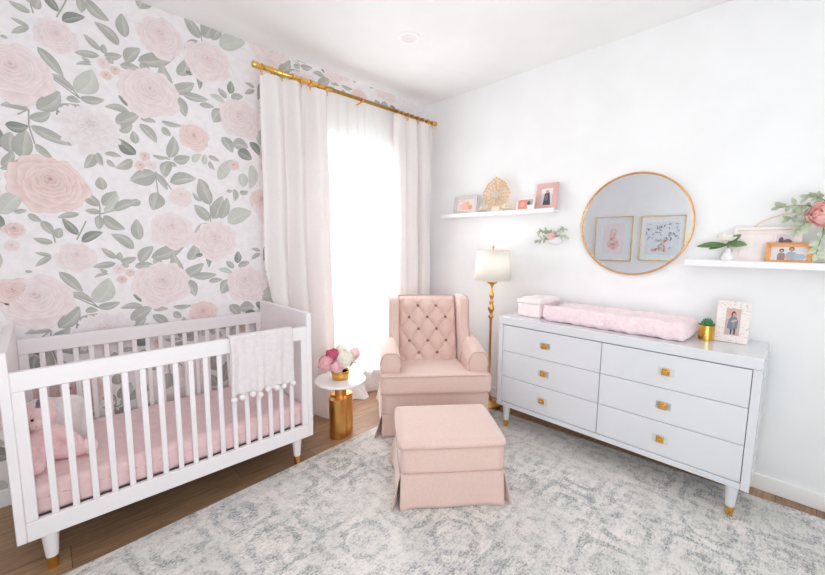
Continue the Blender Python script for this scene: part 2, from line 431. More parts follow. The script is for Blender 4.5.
LEAVES="41,2549,-23,2566,8,0;41,2545,-26,2491,11,0;329,2527,261,2591,14,0;323,2497,213,2479,15,0;347,2514,347,2566,13,0;347,2505,429,2531,16,0;281,2446,245,2467,8,0;284,2436,216,2416,7,0;368,2469,378,2501,15,0;67,2456,160,2331,20,0;202,2270,81,2335,13,0;209,2267,286,2410,42,2;222,2238,331,2257,18,0;140,2249,50,2185,17,0;444,2502,522,2602,26,0;417,2474,515,2485,17,0;-67,2464,-40,2461,6,0;507,2527,715,2636,34,0;679,2430,630,2556,25,0;520,2521,560,2463,19,0;673,2402,812,2484,29,0;718,2510,773,2623,28,0;736,2398,893,2400,21,0;792,2591,848,2582,10,1;831,2560,842,2453,14,1;764,2540,815,2550,10,1;1012,2442,958,2496,16,0;1037,2478,1046,2567,20,1;1042,2455,1127,2483,18,0;1211,2566,1143,2583,10,0;1210,2548,1140,2505,13,0;1250,2607,1233,2487,14,1;43,2137,140,2242,31,0;10,2129,-93,2125,16,0;10,2081,93,2131,20,0;10,2045,171,1972,23,0;-78,1893,-67,1999,25,0;-35,1873,-8,2020,32,0;20,1954,86,1883,14,0;-111,1822,-64,1904,16,0;-73,1837,13,1867,10,0;-118,1808,-43,1810,10,0;-102,1780,-69,1726,9,0;5,2145,-31,2175,10,1;163,2221,221,2217,14,0;128,2175,223,2199,14,0;125,2088,123,2156,10,1;447,2214,328,2220,16,0;375,2138,495,2215,29,0;393,2092,456,2145,21,0;449,2249,398,2301,11,1;466,2035,458,2110,18,0;263,1945,215,1855,20,0;279,1952,298,1881,15,0;311,1952,392,1946,11,0;321,1919,359,1880,11,0;443,1938,359,1875,20,0;463,1972,382,2050,27,1;289,1741,282,1815,22,0;-83,2030,3,2040,22,1;686,2377,749,2257,28,0;837,2355,929,2361,14,0;905,2440,1010,2398,15,2;985,2357,919,2261,34,0;500,2190,581,2188,12,0;610,2199,726,2197,12,0;494,2158,578,2060,22,0;612,2163,658,2118,17,0;640,1980,672,2121,27,0;664,1967,762,2004,24,0;644,1958,609,1850,26,0;644,1953,682,1931,10,0;551,1981,640,1980,9,0;776,1973,832,2033,17,2;850,1967,854,2036,15,2;875,2028,947,2004,12,0;879,1994,910,1940,12,0;971,2173,1037,2078,28,0;1040,2139,1150,2134,33,0;935,1878,1035,2030,30,2;1074,2097,1172,2051,32,1;1164,2174,1232,2085,23,1;1105,1942,1101,1842,29,2;1171,2013,1151,1835,29,2;558,1870,425,1812,40,0;637,1826,792,1867,31,0;563,1871,619,1774,16,0;864,1799,808,1869,24,0;-136,1576,-42,1700,34,2;-85,1588,-36,1601,9,0;-34,1582,17,1543,13,0;17,1548,57,1474,17,0;53,1430,-24,1453,13,0;73,1455,91,1513,18,0;174,1595,81,1570,13,0;162,1476,102,1566,17,1;175,1436,273,1494,20,1;271,1646,195,1728,21,0;283,1652,354,1739,23,0;289,1612,361,1720,17,2;269,1611,202,1616,13,0;335,1625,463,1687,21,0;283,1591,382,1513,25,0;259,1590,258,1509,17,0;419,1396,313,1485,23,0;449,1450,443,1579,26,0;561,1752,531,1641,36,0;871,1699,813,1869,36,0;860,1591,772,1692,28,0;816,1718,766,1772,10,0;883,1604,953,1766,37,0;935,1607,988,1757,26,0;864,1561,763,1498,27,0;981,1584,1157,1670,45,2;1039,1823,1035,1736,16,0;1074,1802,1137,1814,14,0;984,1805,1026,1809,9,0;470,1690,416,1665,17,0"
ROSES="-37,2310,167,0;145,2543,94,0;559,2362,173,0;255,2090,164,2;65,1755,179,1;793,2139,102,1;1092,2328,157,0;632,1524,137,0;899,1463,153,0;-92,1500,49,1;1238,1763,100,1;695,1743,75,0;338,2462,36,0;391,2440,31,1;347,2399,31,1;510,1970,34,1;481,1911,34,1;539,1920,35,0;1043,1993,42,1;-106,1416,36,0"
STEMS="160,2331,192,2281,222,2238;81,2335,143,2295,222,2238;10,2129,4,2044,20,1954;10,2129,-34,2092;736,2395,677,2390;645,1969,551,1981;559,1881,622,1813,644,1777;271,1646,268,1600,253,1549;268,1600,335,1625;153,1446,189,1526,202,1557;57,1474,64,1430;559,1881,566,1763,576,1677;871,1699,870,1567;679,2430,668,2401,736,2398"

LV = [tuple(float(q) / 1000 for q in s.split(',')[:5]) + (int(s.split(',')[5]),) for s in LEAVES.split(';')]
RS = [tuple(float(q) / 1000 for q in s.split(',')[:3]) + (int(s.split(',')[3]),) for s in ROSES.split(';')]
ST = [[float(q) / 1000 for q in s.split(',')] for s in STEMS.split(';')]
def mixc(a, b, t): return tuple(a[i] + (b[i] - a[i]) * t for i in range(3)) + (1,)
def wadd(rows, cols, lift, dx, dz):
    """rows of (x,z) points, drawn as a quad strip on the paper"""
    nr, nc = len(rows), len(rows[0])
    vs = []; ok = []
    for r in rows:
        for (x, z) in r:
            x += dx; z += dz
            ok.append(X0 <= x <= WX - .003 and .09 < z and not (H[0] < x < H[1] and H[2] < z < H[3]))
            vs.append((x, WY - .00016 * lift, min(z, WZ - .002)))
    if vs[0][0] < -.75 or min(p[2] for p in vs) > WZ - .003: return
    fs = []
    for j in range(nr - 1):
        for i in range(nc - 1):
            q = (j * nc + i, j * nc + i + 1, (j + 1) * nc + i + 1, (j + 1) * nc + i)
            if all(ok[k] for k in q): fs.append(q)
    if fs: w.add(vs, fs, False, [c for r in cols for c in r])
LG = rgb(197, 195, 190); LE = rgb(150, 150, 145); LV_ = rgb(165, 173, 162)
LD = rgb(150, 154, 146); LDE = rgb(104, 110, 106); LP = rgb(208, 211, 204)
LIFT = [0]
def leaf(l, dx, dz, rnd):
    x0, z0, x1, z1, hw, k = l
    dxx, dzz = x1 - x0, z1 - z0; ln = math.hypot(dxx, dzz) or 1e-4
    ux, uz = dxx / ln, dzz / ln; nx, nz_ = -uz, ux
    body, edge = ((LG, LE), (LD, LDE), (LP, LG))[k]
    bt = rnd.uniform(-.06, .06); bend = rnd.uniform(-.12, .12) * ln
    body = mixc(body, rgb(202, 201, 194), .3 + bt * 4)
    rows = []; cols = []; N = 12; hw = hw * 1.28
    prof = [-1, -.90, -.55, -.07, 0, .07, .55, .90, 1]
    for j in range(N + 1):
        t = j / N; wdt = hw * (sin(pi * t ** .85)) ** .75 * (1 - .12 * t) + .0008
        cx = x0 + dxx * t + nx * bend * sin(pi * t); cz = z0 + dzz * t + nz_ * bend * sin(pi * t)
        rows.append([(cx + nx * wdt * p, cz + nz_ * wdt * p) for p in prof])
        cb = mixc(body, edge, .35 * (1 - t)); half = mixc(cb, edge, .28); lt = mixc(cb, (.85, .86, .8, 1), .2)
        cols.append([edge, half, cb, lt, mixc(edge, cb, .35), mixc(cb, edge, .2), half, half, edge])
    LIFT[0] += .035
    wadd(rows, cols, 2.5 + LIFT[0], dx, dz)
PL = (rgb(239, 227, 227), rgb(239, 219, 216), rgb(238, 231, 233))     # petal light
PM = (rgb(231, 211, 211), rgb(228, 190, 186), rgb(233, 223, 224))     # petal deep
PK = (rgb(190, 146, 145), rgb(150, 98, 96), rgb(200, 176, 179))     # outline
def petal(cx, cz, ang, r0, r1, half, k, lift, rnd, dark=0):
    """one painted petal between radius r0 and r1 around (cx,cz)"""
    rows = []; cols = []; n = 12; ts = (0, .35, .75, .93, .975, 1)
    j1, j2 = rnd.uniform(0, 6), rnd.uniform(0, 6)
    wob = [1 + .05 * sin(3 * i / n * pi + j1) + .035 * sin(7 * i / n * pi + j2) for i in range(n + 1)]
    for t in ts:
        row = []; cc = []
        for i in range(n + 1):
            s_ = (i / n * 2 - 1); a = ang + half * s_ * (.55 + .45 * t)
            rr = r0 + (r1 * wob[i] - r0) * t * (1 - .30 * abs(s_) ** 3)
            row.append((cx + rr * cos(a), cz + rr * .94 * sin(a)))
            base = mixc(PM[k], PK[k], .22 + dark * .50)
            c = mixc(base, PL[k], min(1, (t * 1.12) ** 1.25 * (1 - .25 * dark))) if t < .95 else mixc(PL[k], PK[k], (0, .10, .25 + .75 * dark ** .7)[ts.index(t) - 3] if t > .94 else 0)
            if abs(s_) > .82: c = mixc(c, PM[k], .45)
            cc.append(c)
        rows.append(row); cols.append(cc)
    wadd(rows, cols, lift, 0, 0)
def rose(x, z, R, k, rnd):
    R *= .90
    if R < .05:                       # small buds
        L = 5; rings = [(1, .3, 5, .75), (.62, .1, 4, .9), (.34, .02, 3, 1.1)]
    elif k == 2:                      # pale peony: many narrow petals
        rings = [(1, .4, 9, .5), (.86, .3, 9, .45), (.7, .2, 8, .5), (.55, .12, 8, .5), (.4, .08, 7, .55), (.25, .02, 5, .7)]
    else:
        rings = [(1.04, .45, 5, .80), (.84, .36, 4, .9), (.68, .28, 4, .88), (.54, .20, 3, 1.0), (.43, .14, 4, .9), (.33, .08, 3, 1.15), (.23, .03, 3, 1.1), (.12, .0, 2, 1.3)]
    lift = 7; ox = rnd.uniform(-.06, .06) * R; oz = rnd.uniform(.08, .24) * R
    for q, (r1, r0, n, half) in enumerate(rings):
        a0 = rnd.uniform(0, 6.28); f = 1 - q / len(rings)
        for i in range(n):
            a = a0 + 2 * pi * i / n + rnd.uniform(-.14, .14)
            rr = r1 * (1 + rnd.uniform(-.07, .06)) * (1 - .10 * sin(a))
            petal(x + ox * (1 - f), z + oz * (1 - f), a, r0 * R, rr * R, half * pi / n * 1.55, k, lift, rnd, dark=(q / len(rings)) ** 1.4)
            lift += .25
PX, PZ = 1.36, 1.19
for ix in (-1, 0, 1):
    for iz in (-2, -1, 0, 1):
        dx, dz = PX * ix, PZ * iz + (PZ / 2 if ix else 0)
        rnd = random.Random(11)
        near = ix == 0 or iz >= 0
        for s in ST:
            pts = list(zip(s[::2], s[1::2]))
            for a, b in zip(pts, pts[1:]):
                ln = math.hypot(b[0] - a[0], b[1] - a[1]) or 1; nx, nz_ = -(b[1] - a[1]) / ln * .0035, (b[0] - a[0]) / ln * .0035
                wadd([[(a[0] - nx, a[1] - nz_), (a[0] + nx, a[1] + nz_)], [(b[0] - nx, b[1] - nz_), (b[0] + nx, b[1] + nz_)]], [[LE, LG], [LE, LG]], 2, dx, dz)
        LIFT[0] = 0
        for l in LV: leaf(l, dx, dz, rnd)
        for (x, z, R, k) in sorted(RS, key=lambda q: -q[2]):
            if -1.1 < x + dx < WX + .1 and z + dz - R < WZ: rose(x + dx, z + dz, R, k, rnd)
struct(w.build('wall_left', M['print']))

def base(name, x0, x1, y0, y1):
    m = MB(); m.box(x0, x1, y0, y1, 0, .095, .004)
    struct(m.build(name, M['trim']))
base('baseboard_left', X0, WX, WY - .014, WY)
base('baseboard_right', WX - .014, WX, Y0, WY - .014)
base('baseboard_opposite', X0, X0 + .014, Y0, WY - .014)

# window in the papered wall, behind the sheer curtain
m = MB()
for a in ((H[0], H[0] + .05, H[2], H[3]), (H[1] - .05, H[1], H[2], H[3]), (H[0], H[1], H[3] - .05, H[3]), (H[0], H[1], H[2], H[2] + .05), (H[0], H[1], 1.38, 1.42), ((H[0] + H[1]) / 2 - .015, (H[0] + H[1]) / 2 + .015, H[2], H[3])):
    m.box(a[0], a[1], WY + .03, WY + .08, a[2], a[3], .004)
wf = struct(m.build('window_1', M['trim']))
m = MB(); m.box(H[0] + .04, H[1] - .04, WY + .052, WY + .056, H[2] + .04, H[3] - .04, 0)
struct(m.build('window_pane', M['glass'], wf))
m = MB(); m.box(H[0] - .04, H[1] + .04, WY - .045, WY - .001, H[2] - .03, H[2], .005)
struct(m.build('window_sill', M['trim'], wf))

# recessed ceiling fitting
c = thing('ceiling_light', 'small round white recessed downlight in the ceiling', 'ceiling light', (1.948, 2.061, WZ))
m = MB(); m.lathe([(.055, -.001), (.07, -.004), (.075, -.001)][::-1], n=28); m.lathe([(.078, 0), (.074, -.008), (.058, -.010), (.052, -.002)], n=28)
m.build('trim_ring', M['trim'], c)
m = MB(); m.lathe([(.0, -.0035), (.03, -.0035), (.052, -.003)], n=28); m.build('lens', M['fanw'], c)

# rug
rg = MB(); rg.box(-.75, 2.87, -1.0, 0, 0, .010, .004)
def rugbox(Lx, Ly):
    m = MB(); m.box(-Lx, 0, -Ly, 0, .0005, .011, .004); return m
o = rugbox(3.66, 3.05).build('area_rug', M['rug'])
tag(o, 'large distressed cream and grey-blue oriental area rug on the wood floor', 'rug')
ra = radians(4.0)
o.rotation_euler = (0, 0, ra); o.location = (2.715, 2.305, 0)
RUGZ = .011

# ------------------------------------------------------------------ crib
CX0, CX1, CYF, CYB = -.160, 1.210, 2.170, 2.895
ZP, ZR, ZB = 1.000, .9145, .178
crib = thing('baby_crib', 'white slatted baby crib with solid end panels against the floral wall', 'crib', ((CX0 + CX1) / 2, (CYF + CYB) / 2, 0))
ox, oy = crib.location.x, crib.location.y
def cb(name, boxes, mat=M['crib'], bev=.004, parent=None):
    m = MB()
    for (a, b, c, d, e, f) in boxes: m.box(a - ox, b - ox, c - oy, d - oy, e, f, bev)
    return m.build(name, mat, parent or crib)
for x in (CX0, CX1 - .032): cb('end_panel', [(x, x + .032, CYF, CYB, ZB, ZP)])
for y in (CYF, CYB - .028):
    cb('top_rail', [(CX0 + .032, CX1 - .032, y, y + .028, ZR - .082, ZR)])
    cb('bottom_rail', [(CX0 + .032, CX1 - .032, y, y + .028, ZB, ZB + .085)])
    for x in (CX0 + .032, CX1 - .032 - .04): cb('stile', [(x, x + .04, y + .002, y + .026, ZB + .085, ZR - .082)])
slat = None
for y in (CYF, CYB - .028):
    for i in range(17):
        x = -.035 + .0691 * i
        if slat is None:
            m = MB(); m.box(-.0125, .0125, -.008, .008, ZB + .085, ZR - .082, .004); slat = m.build('slat', M['crib'], crib); s = slat
        else: s = slat.copy(); COL.objects.link(s); s.parent = crib
        s.location = (x - ox, y + .014 - oy, 0)
cb('mattress_support', [(CX0 + .034, CX1 - .034, CYF + .03, CYB - .03, .235, .252)], M['gap'])
for (x, y) in ((CX0 + .10, CYF + .04), (CX1 - .10, CYF + .04), (CX0 + .10, CYB - .05), (CX1 - .10, CYB - .05)):
    m = MB(); m.lathe([(.0215, .058), (.031, ZB)], n=20); l = m.build('leg', M['crib'], crib, (x - ox, y - oy, 0))
    m = MB(); m.lathe([(.0165, 0), (.0175, .002), (.0222, .058), (.0222, .060)], n=20); m.build('brass_cap', M['gold'], l)

# mattress with quilted fitted sheet
def quilt(w_):
    if w_.z > .34:
        k = .0045 * (abs(sin((w_.x + w_.y) * 22)) ** .5 + abs(sin((w_.x - w_.y) * 22)) ** .5) * min(1, (w_.z - .34) / .04)
        w_.z += k - .004
    elif w_.y < 2.215: w_.y += .004 * sin(w_.x * 60) * 1
    return w_
mt = thing('crib_mattress', 'crib mattress in a pink quilted fitted sheet', 'mattress', (.52, 2.53, .254))
m = MB(); m.cushion(CX0 + .04, CX1 - .04, CYF + .035, CYB - .035, .256, .395, .03, 70, .006, quilt); m.xform(Matrix.Translation((-.52, -2.53, -.254)))
m.build('fitted_sheet', M['sheet'], mt)

# plush unicorn sitting at the left end
uni = thing('stuffed_unicorn', 'pink plush unicorn toy with a mauve horn sitting in the crib', 'stuffed toy', (-.048, 2.44, .397))
uni.scale = (1.1, 1.1, 1.1)
m = MB()
m.ball((0, .01, .085), (.058, .052, .085)); m.ball((-.006, -.005, .205), (.054, .052, .052)); m.ball((-.012, -.045, .188), (.033, .03, .026))
m.ball((0, 0, .15), .04)
for sx in (-1, 1): m.ball((sx * .035 - .006, .005, .252), (.012, .008, .022))
m.tube([(.03, .0, .13), (.065, -.02, .105), (.09, -.03, .075)], [.026, .026, .022], 12); m.ball((.092, -.031, .07), .027)
m.tube([(-.03, -.01, .13), (-.05, -.04, .09), (-.045, -.07, .06)], [.026, .026, .022], 12); m.ball((-.045, -.07, .055), .026)
m.tube([(.02, -.01, .04), (.08, -.04, .035), (.13, -.055, .036)], [.036, .034, .030], 12)
m.tube([(-.02, -.02, .04), (-.04, -.07, .035), (-.035, -.11, .036)], [.036, .034, .03], 12); m.ball((-.035, -.115, .036), .033)
b = m.build('body', M['plush'], uni)
md = b.modifiers.new('blend', 'REMESH'); md.mode = 'VOXEL'; md.voxel_size = .005; md.use_smooth_shade = True
md = b.modifiers.new('soft', 'SMOOTH'); md.iterations = 5; md.factor = .5
m = MB(); m.ball((.140, -.058, .038), (.028, .034, .034)); m.build('foot_pad', M['plushw'], uni)
m = MB(); m.lathe([(.015, 0), (.012, .015), (.013, .018), (.009, .03), (.009, .031), (.001, .042)], n=14); m.build('horn', M['mauve'], uni, (-.006, -.014, .250), (radians(14), 0, 0))
for sx in (-1, 1):
    m = MB(); m.ball((0, 0, 0), .0055, 10, 7); m.build('eye', M['dark'], uni, (sx * .024 - .008, -.054, .212))
    m = MB(); m.ball((0, 0, 0), (.003, .002, .002), 8, 5); m.build('nostril', M['mauve'], uni, (sx * .010 - .012, -.0745, .188))
m = MB()
for i in range(9):
    t = i / 8; m.ball((.0 + .010 * sin(i * 2.2), .02 + .035 * t, .262 - .10 * t), (.017, .02, .018), 10, 7)
m.build('mane', M['plushw'], uni)

# little white cushion behind the toy
def pl(w_):
    # pinch the corners into points
    k = 1 - .10 * (1 - abs(w_.x) / .13) * (abs(w_.z) / .13) ** 2 - .10 * (1 - abs(w_.z) / .13) * (abs(w_.x) / .13) ** 2
    return Vector((w_.x * k, w_.y, w_.z * k))
pw = thing('throw_pillow', 'small white square pillow propped behind the plush unicorn', 'pillow', (-.010, 2.60, .515), radians(8))
pw.scale = (.88, .88, .88)
m = MB(); m.cushion(-.13, .13, -.02, .02, -.13, .13, .02, 16, .045, pl); m.xform(Matrix.Rotation(radians(-14), 4, 'X') @ Matrix.Rotation(radians(9), 4, 'Y'))
m.build('cover', M['blanket'], pw)
for (a, b_) in ((.122, -.135), (-.135, -.105)):
    m = MB(); m.ball((a, -.028 if b_ < 0 else .02, b_), .012, 10, 7); m.build('corner_tassel', M['pom'], pw)

# blanket over the front rail
bl = thing('baby_blanket', 'white knitted pompom blanket draped over the front crib rail', 'blanket', (.890, 2.184, .914))
def blp(u, v):
    x = -.185 + .37 * u; wob = .004 * sin(u * 19 + 1) + .003 * sin(u * 43)
    hem = .022 * abs(sin(u * pi * 4.5 + .4))
    s_ = v * (.20 + .345 + .046)
    top = .9145 + .005
    if s_ < .20: y, z = 2.206 + wob, top - .20 + s_
    elif s_ < .246:
        a = (s_ - .20) / .046 * pi; y = 2.184 + .023 * cos(a); z = top + .008 * sin(a)
    else:
        d = s_ - .246; k = d / .345; y = 2.160 - .012 * k - wob * (.5 + 2 * k) - .004 * sin(u * 9 + 5 * k); z = top - d * (1 - hem / .345 * k * .9)
        x += .004 * sin(k * 5)
    return (x, y - 2.184, z - .914)
m = MB(); m.grid(blp, 60, 60)
b = m.build('cloth', M['blanket'], bl); md = b.modifiers.new('t', 'SOLIDIFY'); md.thickness = .005; md.offset = 1
pm = None
for i, u in enumerate((.02, .155, .30, .42, .565, .70, .83, .97)):
    p = blp(u, 1)
    if pm is None:
        m = MB(); rnd = random.Random(3)
        m.grid(lambda a, c: tuple((.0175 + .0015 * sin(a * 50) * sin(c * 31)) * k for k in (sin(pi * c) * cos(2 * pi * a), sin(pi * c) * sin(2 * pi * a), cos(pi * c))), 24, 14, True)
        pm = m.build('pompom', M['pom'], bl); q = pm
    else: q = pm.copy(); COL.objects.link(q); q.parent = bl
    q.location = (p[0], p[1] - .006, p[2] - .012)

# ------------------------------------------------------------------ curtains
RY, RZ = 2.755, 2.655
rod = thing('curtain_rod', 'long gold curtain rod mounted over the window', 'curtain rod', (2.06, RY, RZ))
m = MB(); m.tube([(-.90, 0, 0), (-.30, 0, 0), (-.298, 0, 0), (.90, 0, 0)], [.018, .018, .015, .015], 16)
m.build('pole', M['gold'], rod)
for sx in (-1, 1):
    m = MB(); m.tube([(sx * .885, 0, 0), (sx * .892, 0, 0), (sx * .896, 0, 0), (sx * .925, 0, 0), (sx * .928, 0, 0)], [.018, .021, .022, .022, .018], 18)
    m.build('finial', M['gold'], rod)
for x in (-.76, .0, .80):
    m = MB(); m.tube([(x, .0, -.010), (x, .05, -.02), (x, WY - RY - .012, -.02)], .007, 10); m.tube([(x, WY - RY - .012, -.02), (x, WY - RY - .002, -.02)], .026, 16)
    m.tube([(x, .016 * cos(t), .016 * sin(t)) for t in [pi * (.9 + 1.2 * i / 8) for i in range(9)]], .006, 8)
    m.build('bracket', M['gold'], rod)

def curtain(name, x0, x1, nf, label, spread, seed, amp=.052, group=None):
    rnd = random.Random(seed); ph = rnd.uniform(0, 6)
    cx = (x0 + x1) / 2
    t = thing(name, label, 'curtain', (cx, RY, 0), 0, group)
    ztop = RZ - .030
    def f(u, v):
        z = ztop * v + .004
        k = 1 - v
        fold = sin(u * nf * 2 * pi + ph + .5 * sin(u * 7 + seed)) + .25 * sin(u * nf * 4.3 * pi + seed)
        a = amp * (.55 + .45 * min(1, k * 4)) * (1 + .3 * sin(u * 5 + seed))
        x = x0 + (x1 - x0) * u + spread * k ** 1.5 * (u - .5) + .012 * cos(u * nf * 2 * pi + ph) * (1 + k)
        y = RY + a * fold * (1 + .35 * k) + .006 * sin(z * 6 + u * 20) - .03 * k
        sag = .010 * (1 - abs(cos(u * pi * nf))) if v > .999 else 0
        if x0 < 1.5: x += max(0, 1.224 - x) * min(1, max(0, (1.25 - z) / .2))
        if z < .06: y -= .03 * (1 - z / .06)
        return (x - cx, y - RY, z - sag)
    m = MB(); m.grid(f, nf * 34, 60)
    m.build('drape', M['curtain'], t)
    return t, f
tl, fl = curtain('window_curtain', 1.185, 1.720, 3, 'wide cream curtain panel left of the window, beside the crib', .04, 4)
tr, fr = curtain('window_curtain', 2.44, 2.955, 3, 'narrow cream curtain panel right of the window, behind the armchair', .03, 9)
ring0 = None
GR = 'curtain rings on the gold rod'
rl = [(1.195 + .075 * i, 'left') for i in range(8)] + [(2.46 + .068 * i, 'right') for i in range(8)]
for i, (x, side) in enumerate(rl):
    lab = ('small gold curtain ring holding up the left curtain panel', 'small gold curtain ring holding up the right curtain panel')[side == 'right']
    if ring0 is None:
        r = thing('curtain_ring', lab, 'curtain ring', (x, RY, RZ), 0, GR + ', left panel'); ring0 = r
        m = MB(); m.tube([(.0, .025 * cos(t), .025 * sin(t) - .006) for t in [2 * pi * k / 20 for k in range(20)]], .0038, 8, True); m.build('hoop', M['brass'], r)
        m = MB(); m.box(-.004, .004, -.003, .003, -.054, -.028, .001); m.build('clip', M['brass'], r)
    else: r = dup(ring0, (x, RY, RZ), (0, 0, radians(random.uniform(-22, 22))), lab, GR + ', ' + side + ' panel')

# sheer, on its own slim track behind the drapes
sh = thing('sheer_curtain', 'white translucent voile sheer hanging across the bright window', 'sheer curtain', (2.12, 2.878, 0))
def fs(u, v):
    z = 2.685 * v + .004; k = 1 - v
    x = 1.56 + 1.12 * u; y = 2.872 - .028 * v + .007 * sin(u * 70 + sin(u * 13)) * (1 + .4 * k) + .006 * sin(u * 27 + z * 2)
    if z < .10: y -= (.10 - z) * (.8 + .8 * sin(u * 24) * sin(u * 9)) * max(0, sin(pi * min(1, max(0, (u - .18) / .6)))); z = max(.004, z)
    return (x - 2.12, y - 2.878, z)
m = MB(); m.grid(fs, 240, 50); m.build('voile', M['sheer'], sh)
m = MB(); m.tube([(-.60, -.034, 2.688), (.58, -.034, 2.688)], .006, 10); m.build('slim_rod', M['trim'], sh)

# ------------------------------------------------------------------ side table and flowers
TX, TY = 1.545, 2.352
tb = thing('side_table', 'round side table with white marble top and clustered gold cylinder base', 'side table', (TX, TY, 0))
m = MB(); m.lathe([(.0, .414), (.180, .414), (.188, .417), (.190, .421), (.190, .428), (.188, .432), (.183, .434), (0, .434)], n=64); m.build('tabletop', M['marble'], tb)
for (a, b_, r, zt, nm) in ((-.036, -.016, .066, .300, 'base_cylinder'), (.034, -.004, .058, .318, 'base_cylinder'), (-.004, .040, .055, .310, 'base_cylinder'), (.0, .0, .044, .4138, 'neck_cylinder')):
    m = MB(); m.lathe([(0, 0), (r - .003, 0), (r, .003), (r, zt - .003), (r - .003, zt), (0, zt)], n=40)
    autosmooth(m.build(nm, M['brass'], tb, (a, b_, 0)))
TZ = .434
pt = thing('flower_pot', 'small round gold pot of flowers on the marble side table', 'pot', (TX + .002, TY + .004, TZ))
m = MB(); m.lathe([(0, 0), (.054, 0), (.061, .004), (.066, .03), (.067, .064), (.0665, .066), (.063, .066), (.061, .03), (.05, .008), (0, .008)], n=36); m.build('bowl', M['gold'], pt)
m = MB(); m.lathe([(0, .052), (.0608, .052)], n=24); m.build('foam', M['soil'], pt)

def bloom(mb, c, r, n, rnd, open_=.9, up=Vector((0, 0, 1))):
    """many cupped petals around a centre"""
    up = up.normalized(); q = Vector((0, 0, 1)).rotation_difference(up).to_matrix()
    for i in range(n):
        t = (i + .5) / n; th = acos_(1 - t * (1 + open_ * .55)); ph = i * 2.39996 + rnd.uniform(-.2, .2)
        d = Vector((sin(th) * cos(ph), sin(th) * sin(ph), cos(th)))
        tx = d.cross(Vector((0, 0, 1))); tx = tx.normalized() if tx.length > .05 else Vector((1, 0, 0)); ty = tx.cross(d)
        w_ = r * rnd.uniform(.48, .72); rad = r * rnd.uniform(.66, 1.12)
        def f(u, v, d=d, tx=tx, ty=ty, w_=w_, rad=rad):
            a = (u - .5) * 2; b_ = (v - .5) * 2; pin = 1 - .5 * (1 - v) ** 2
            p = d * (rad - .25 * w_ * (a * a) + .10 * w_ * b_ + .10 * w_ * sin(a * 6 + rad * 300) + .16 * w_ * max(0, b_) ** 2) + tx * (a * w_ * pin * sqrt(max(0, 1 - .55 * b_ * b_))) + ty * (b_ * w_ * .8)
            return tuple(Vector(c) + q @ p)
        mb.grid(f, 5, 5)
def acos_(x): return math.acos(max(-1, min(1, x)))
def leafshape(mb, p0, p1, w_, droop=.0, n=7, nrm=None, fold=.25):
    p0, p1 = Vector(p0), Vector(p1); d = p1 - p0; side = d.cross(nrm or Vector((0, 0, 1)))
    side = side.normalized() if side.length > 1e-6 else Vector((1, 0, 0)); nn = side.cross(d).normalized()
    def f(u, v):
        a = (u - .5) * 2; ww = w_ * sin(pi * min(.999, v * .96 + .02)) ** .8
        return tuple(p0 + d * v + side * a * ww + nn * (abs(a) * ww * fold + droop * sin(pi * v)))
    mb.grid(f, 4, n)
def flower(name, label, cat, mat, top, r, n, root, seed, up=None, group=None, leaves=0, stemr=.0022):
    """a cut flower: stem rooted in the pot, bloom on top; origin at the root of the stem"""
    rnd = random.Random(seed); root = Vector(root); top = Vector(top)
    t = thing(name, label, cat, root, 0, group)
    d = top - root
    m = MB(); m.tube([(0, 0, 0), tuple(d * .5 + Vector((0, 0, .01))), tuple(d * .96)], stemr, 6); m.build('stem', M['stem'], t)
    m = MB(); bloom(m, d, r, n, rnd, up=Vector(up) if up else d + Vector((0, 0, .3))); m.ball(tuple(d), r * .5, 12, 8); m.build('petals', mat, t)
    for i in range(leaves):
        a = rnd.uniform(0, 6.28); s_ = d * rnd.uniform(.35, .7)
        m = MB(); leafshape(m, s_, s_ + Vector((cos(a) * .05, sin(a) * .05, .012)), .013, .004); m.build('leaf', M['leafd'], t)
    return t
px_, py_ = TX + .002, TY + .004
R0 = lambda a, r=.02: (px_ + r * cos(a), py_ + r * sin(a), TZ + .0525)
flower('peony', 'pale pink peony at the left side of the gold pot', 'flower', M['petp'], (px_ - .092, py_ + .040, .555), .056, 34, R0(2.6), 1)
flower('peony', 'magenta peony at the top left of the bouquet', 'flower', M['petd'], (px_ - .044, py_ + .030, .612), .044, 30, R0(2.0), 2)
flower('hydrangea', 'creamy white hydrangea in the middle of the bouquet', 'flower', M['petw'], (px_ + .018, py_ - .030, .575), .062, 80, R0(5.0), 3)
flower('peony', 'blush pink peony at the right side of the bouquet', 'flower', M['petpp'], (px_ + .104, py_ - .024, .598), .050, 30, R0(0.2), 4)
flower('peony', 'cream white peony at the top of the bouquet', 'flower', M['petw'], (px_ + .036, py_ + .040, .618), .048, 30, R0(1.0), 5)
flower('peony', 'pink peony low at the front left of the bouquet', 'flower', M['petp'], (px_ - .056, py_ - .042, .540), .044, 30, R0(3.8), 6)
lf = thing('leafy_sprig', 'green leafy sprig at the right of the bouquet', 'leaf sprig', R0(.1, .03))
m = MB(); m.tube([(0, 0, 0), (.03, -.02, .035), (.06, -.035, .06)], .002, 6); m.build('stem', M['stem'], lf)
for (a, b_, z) in ((.085, -.06, .045), (.10, -.035, .07), (.075, -.02, .095), (.05, -.07, .07)):
    m = MB(); leafshape(m, (.055, -.033, .055), (a, b_, z), .014, .004); m.build('leaf', M['leafd'], lf)

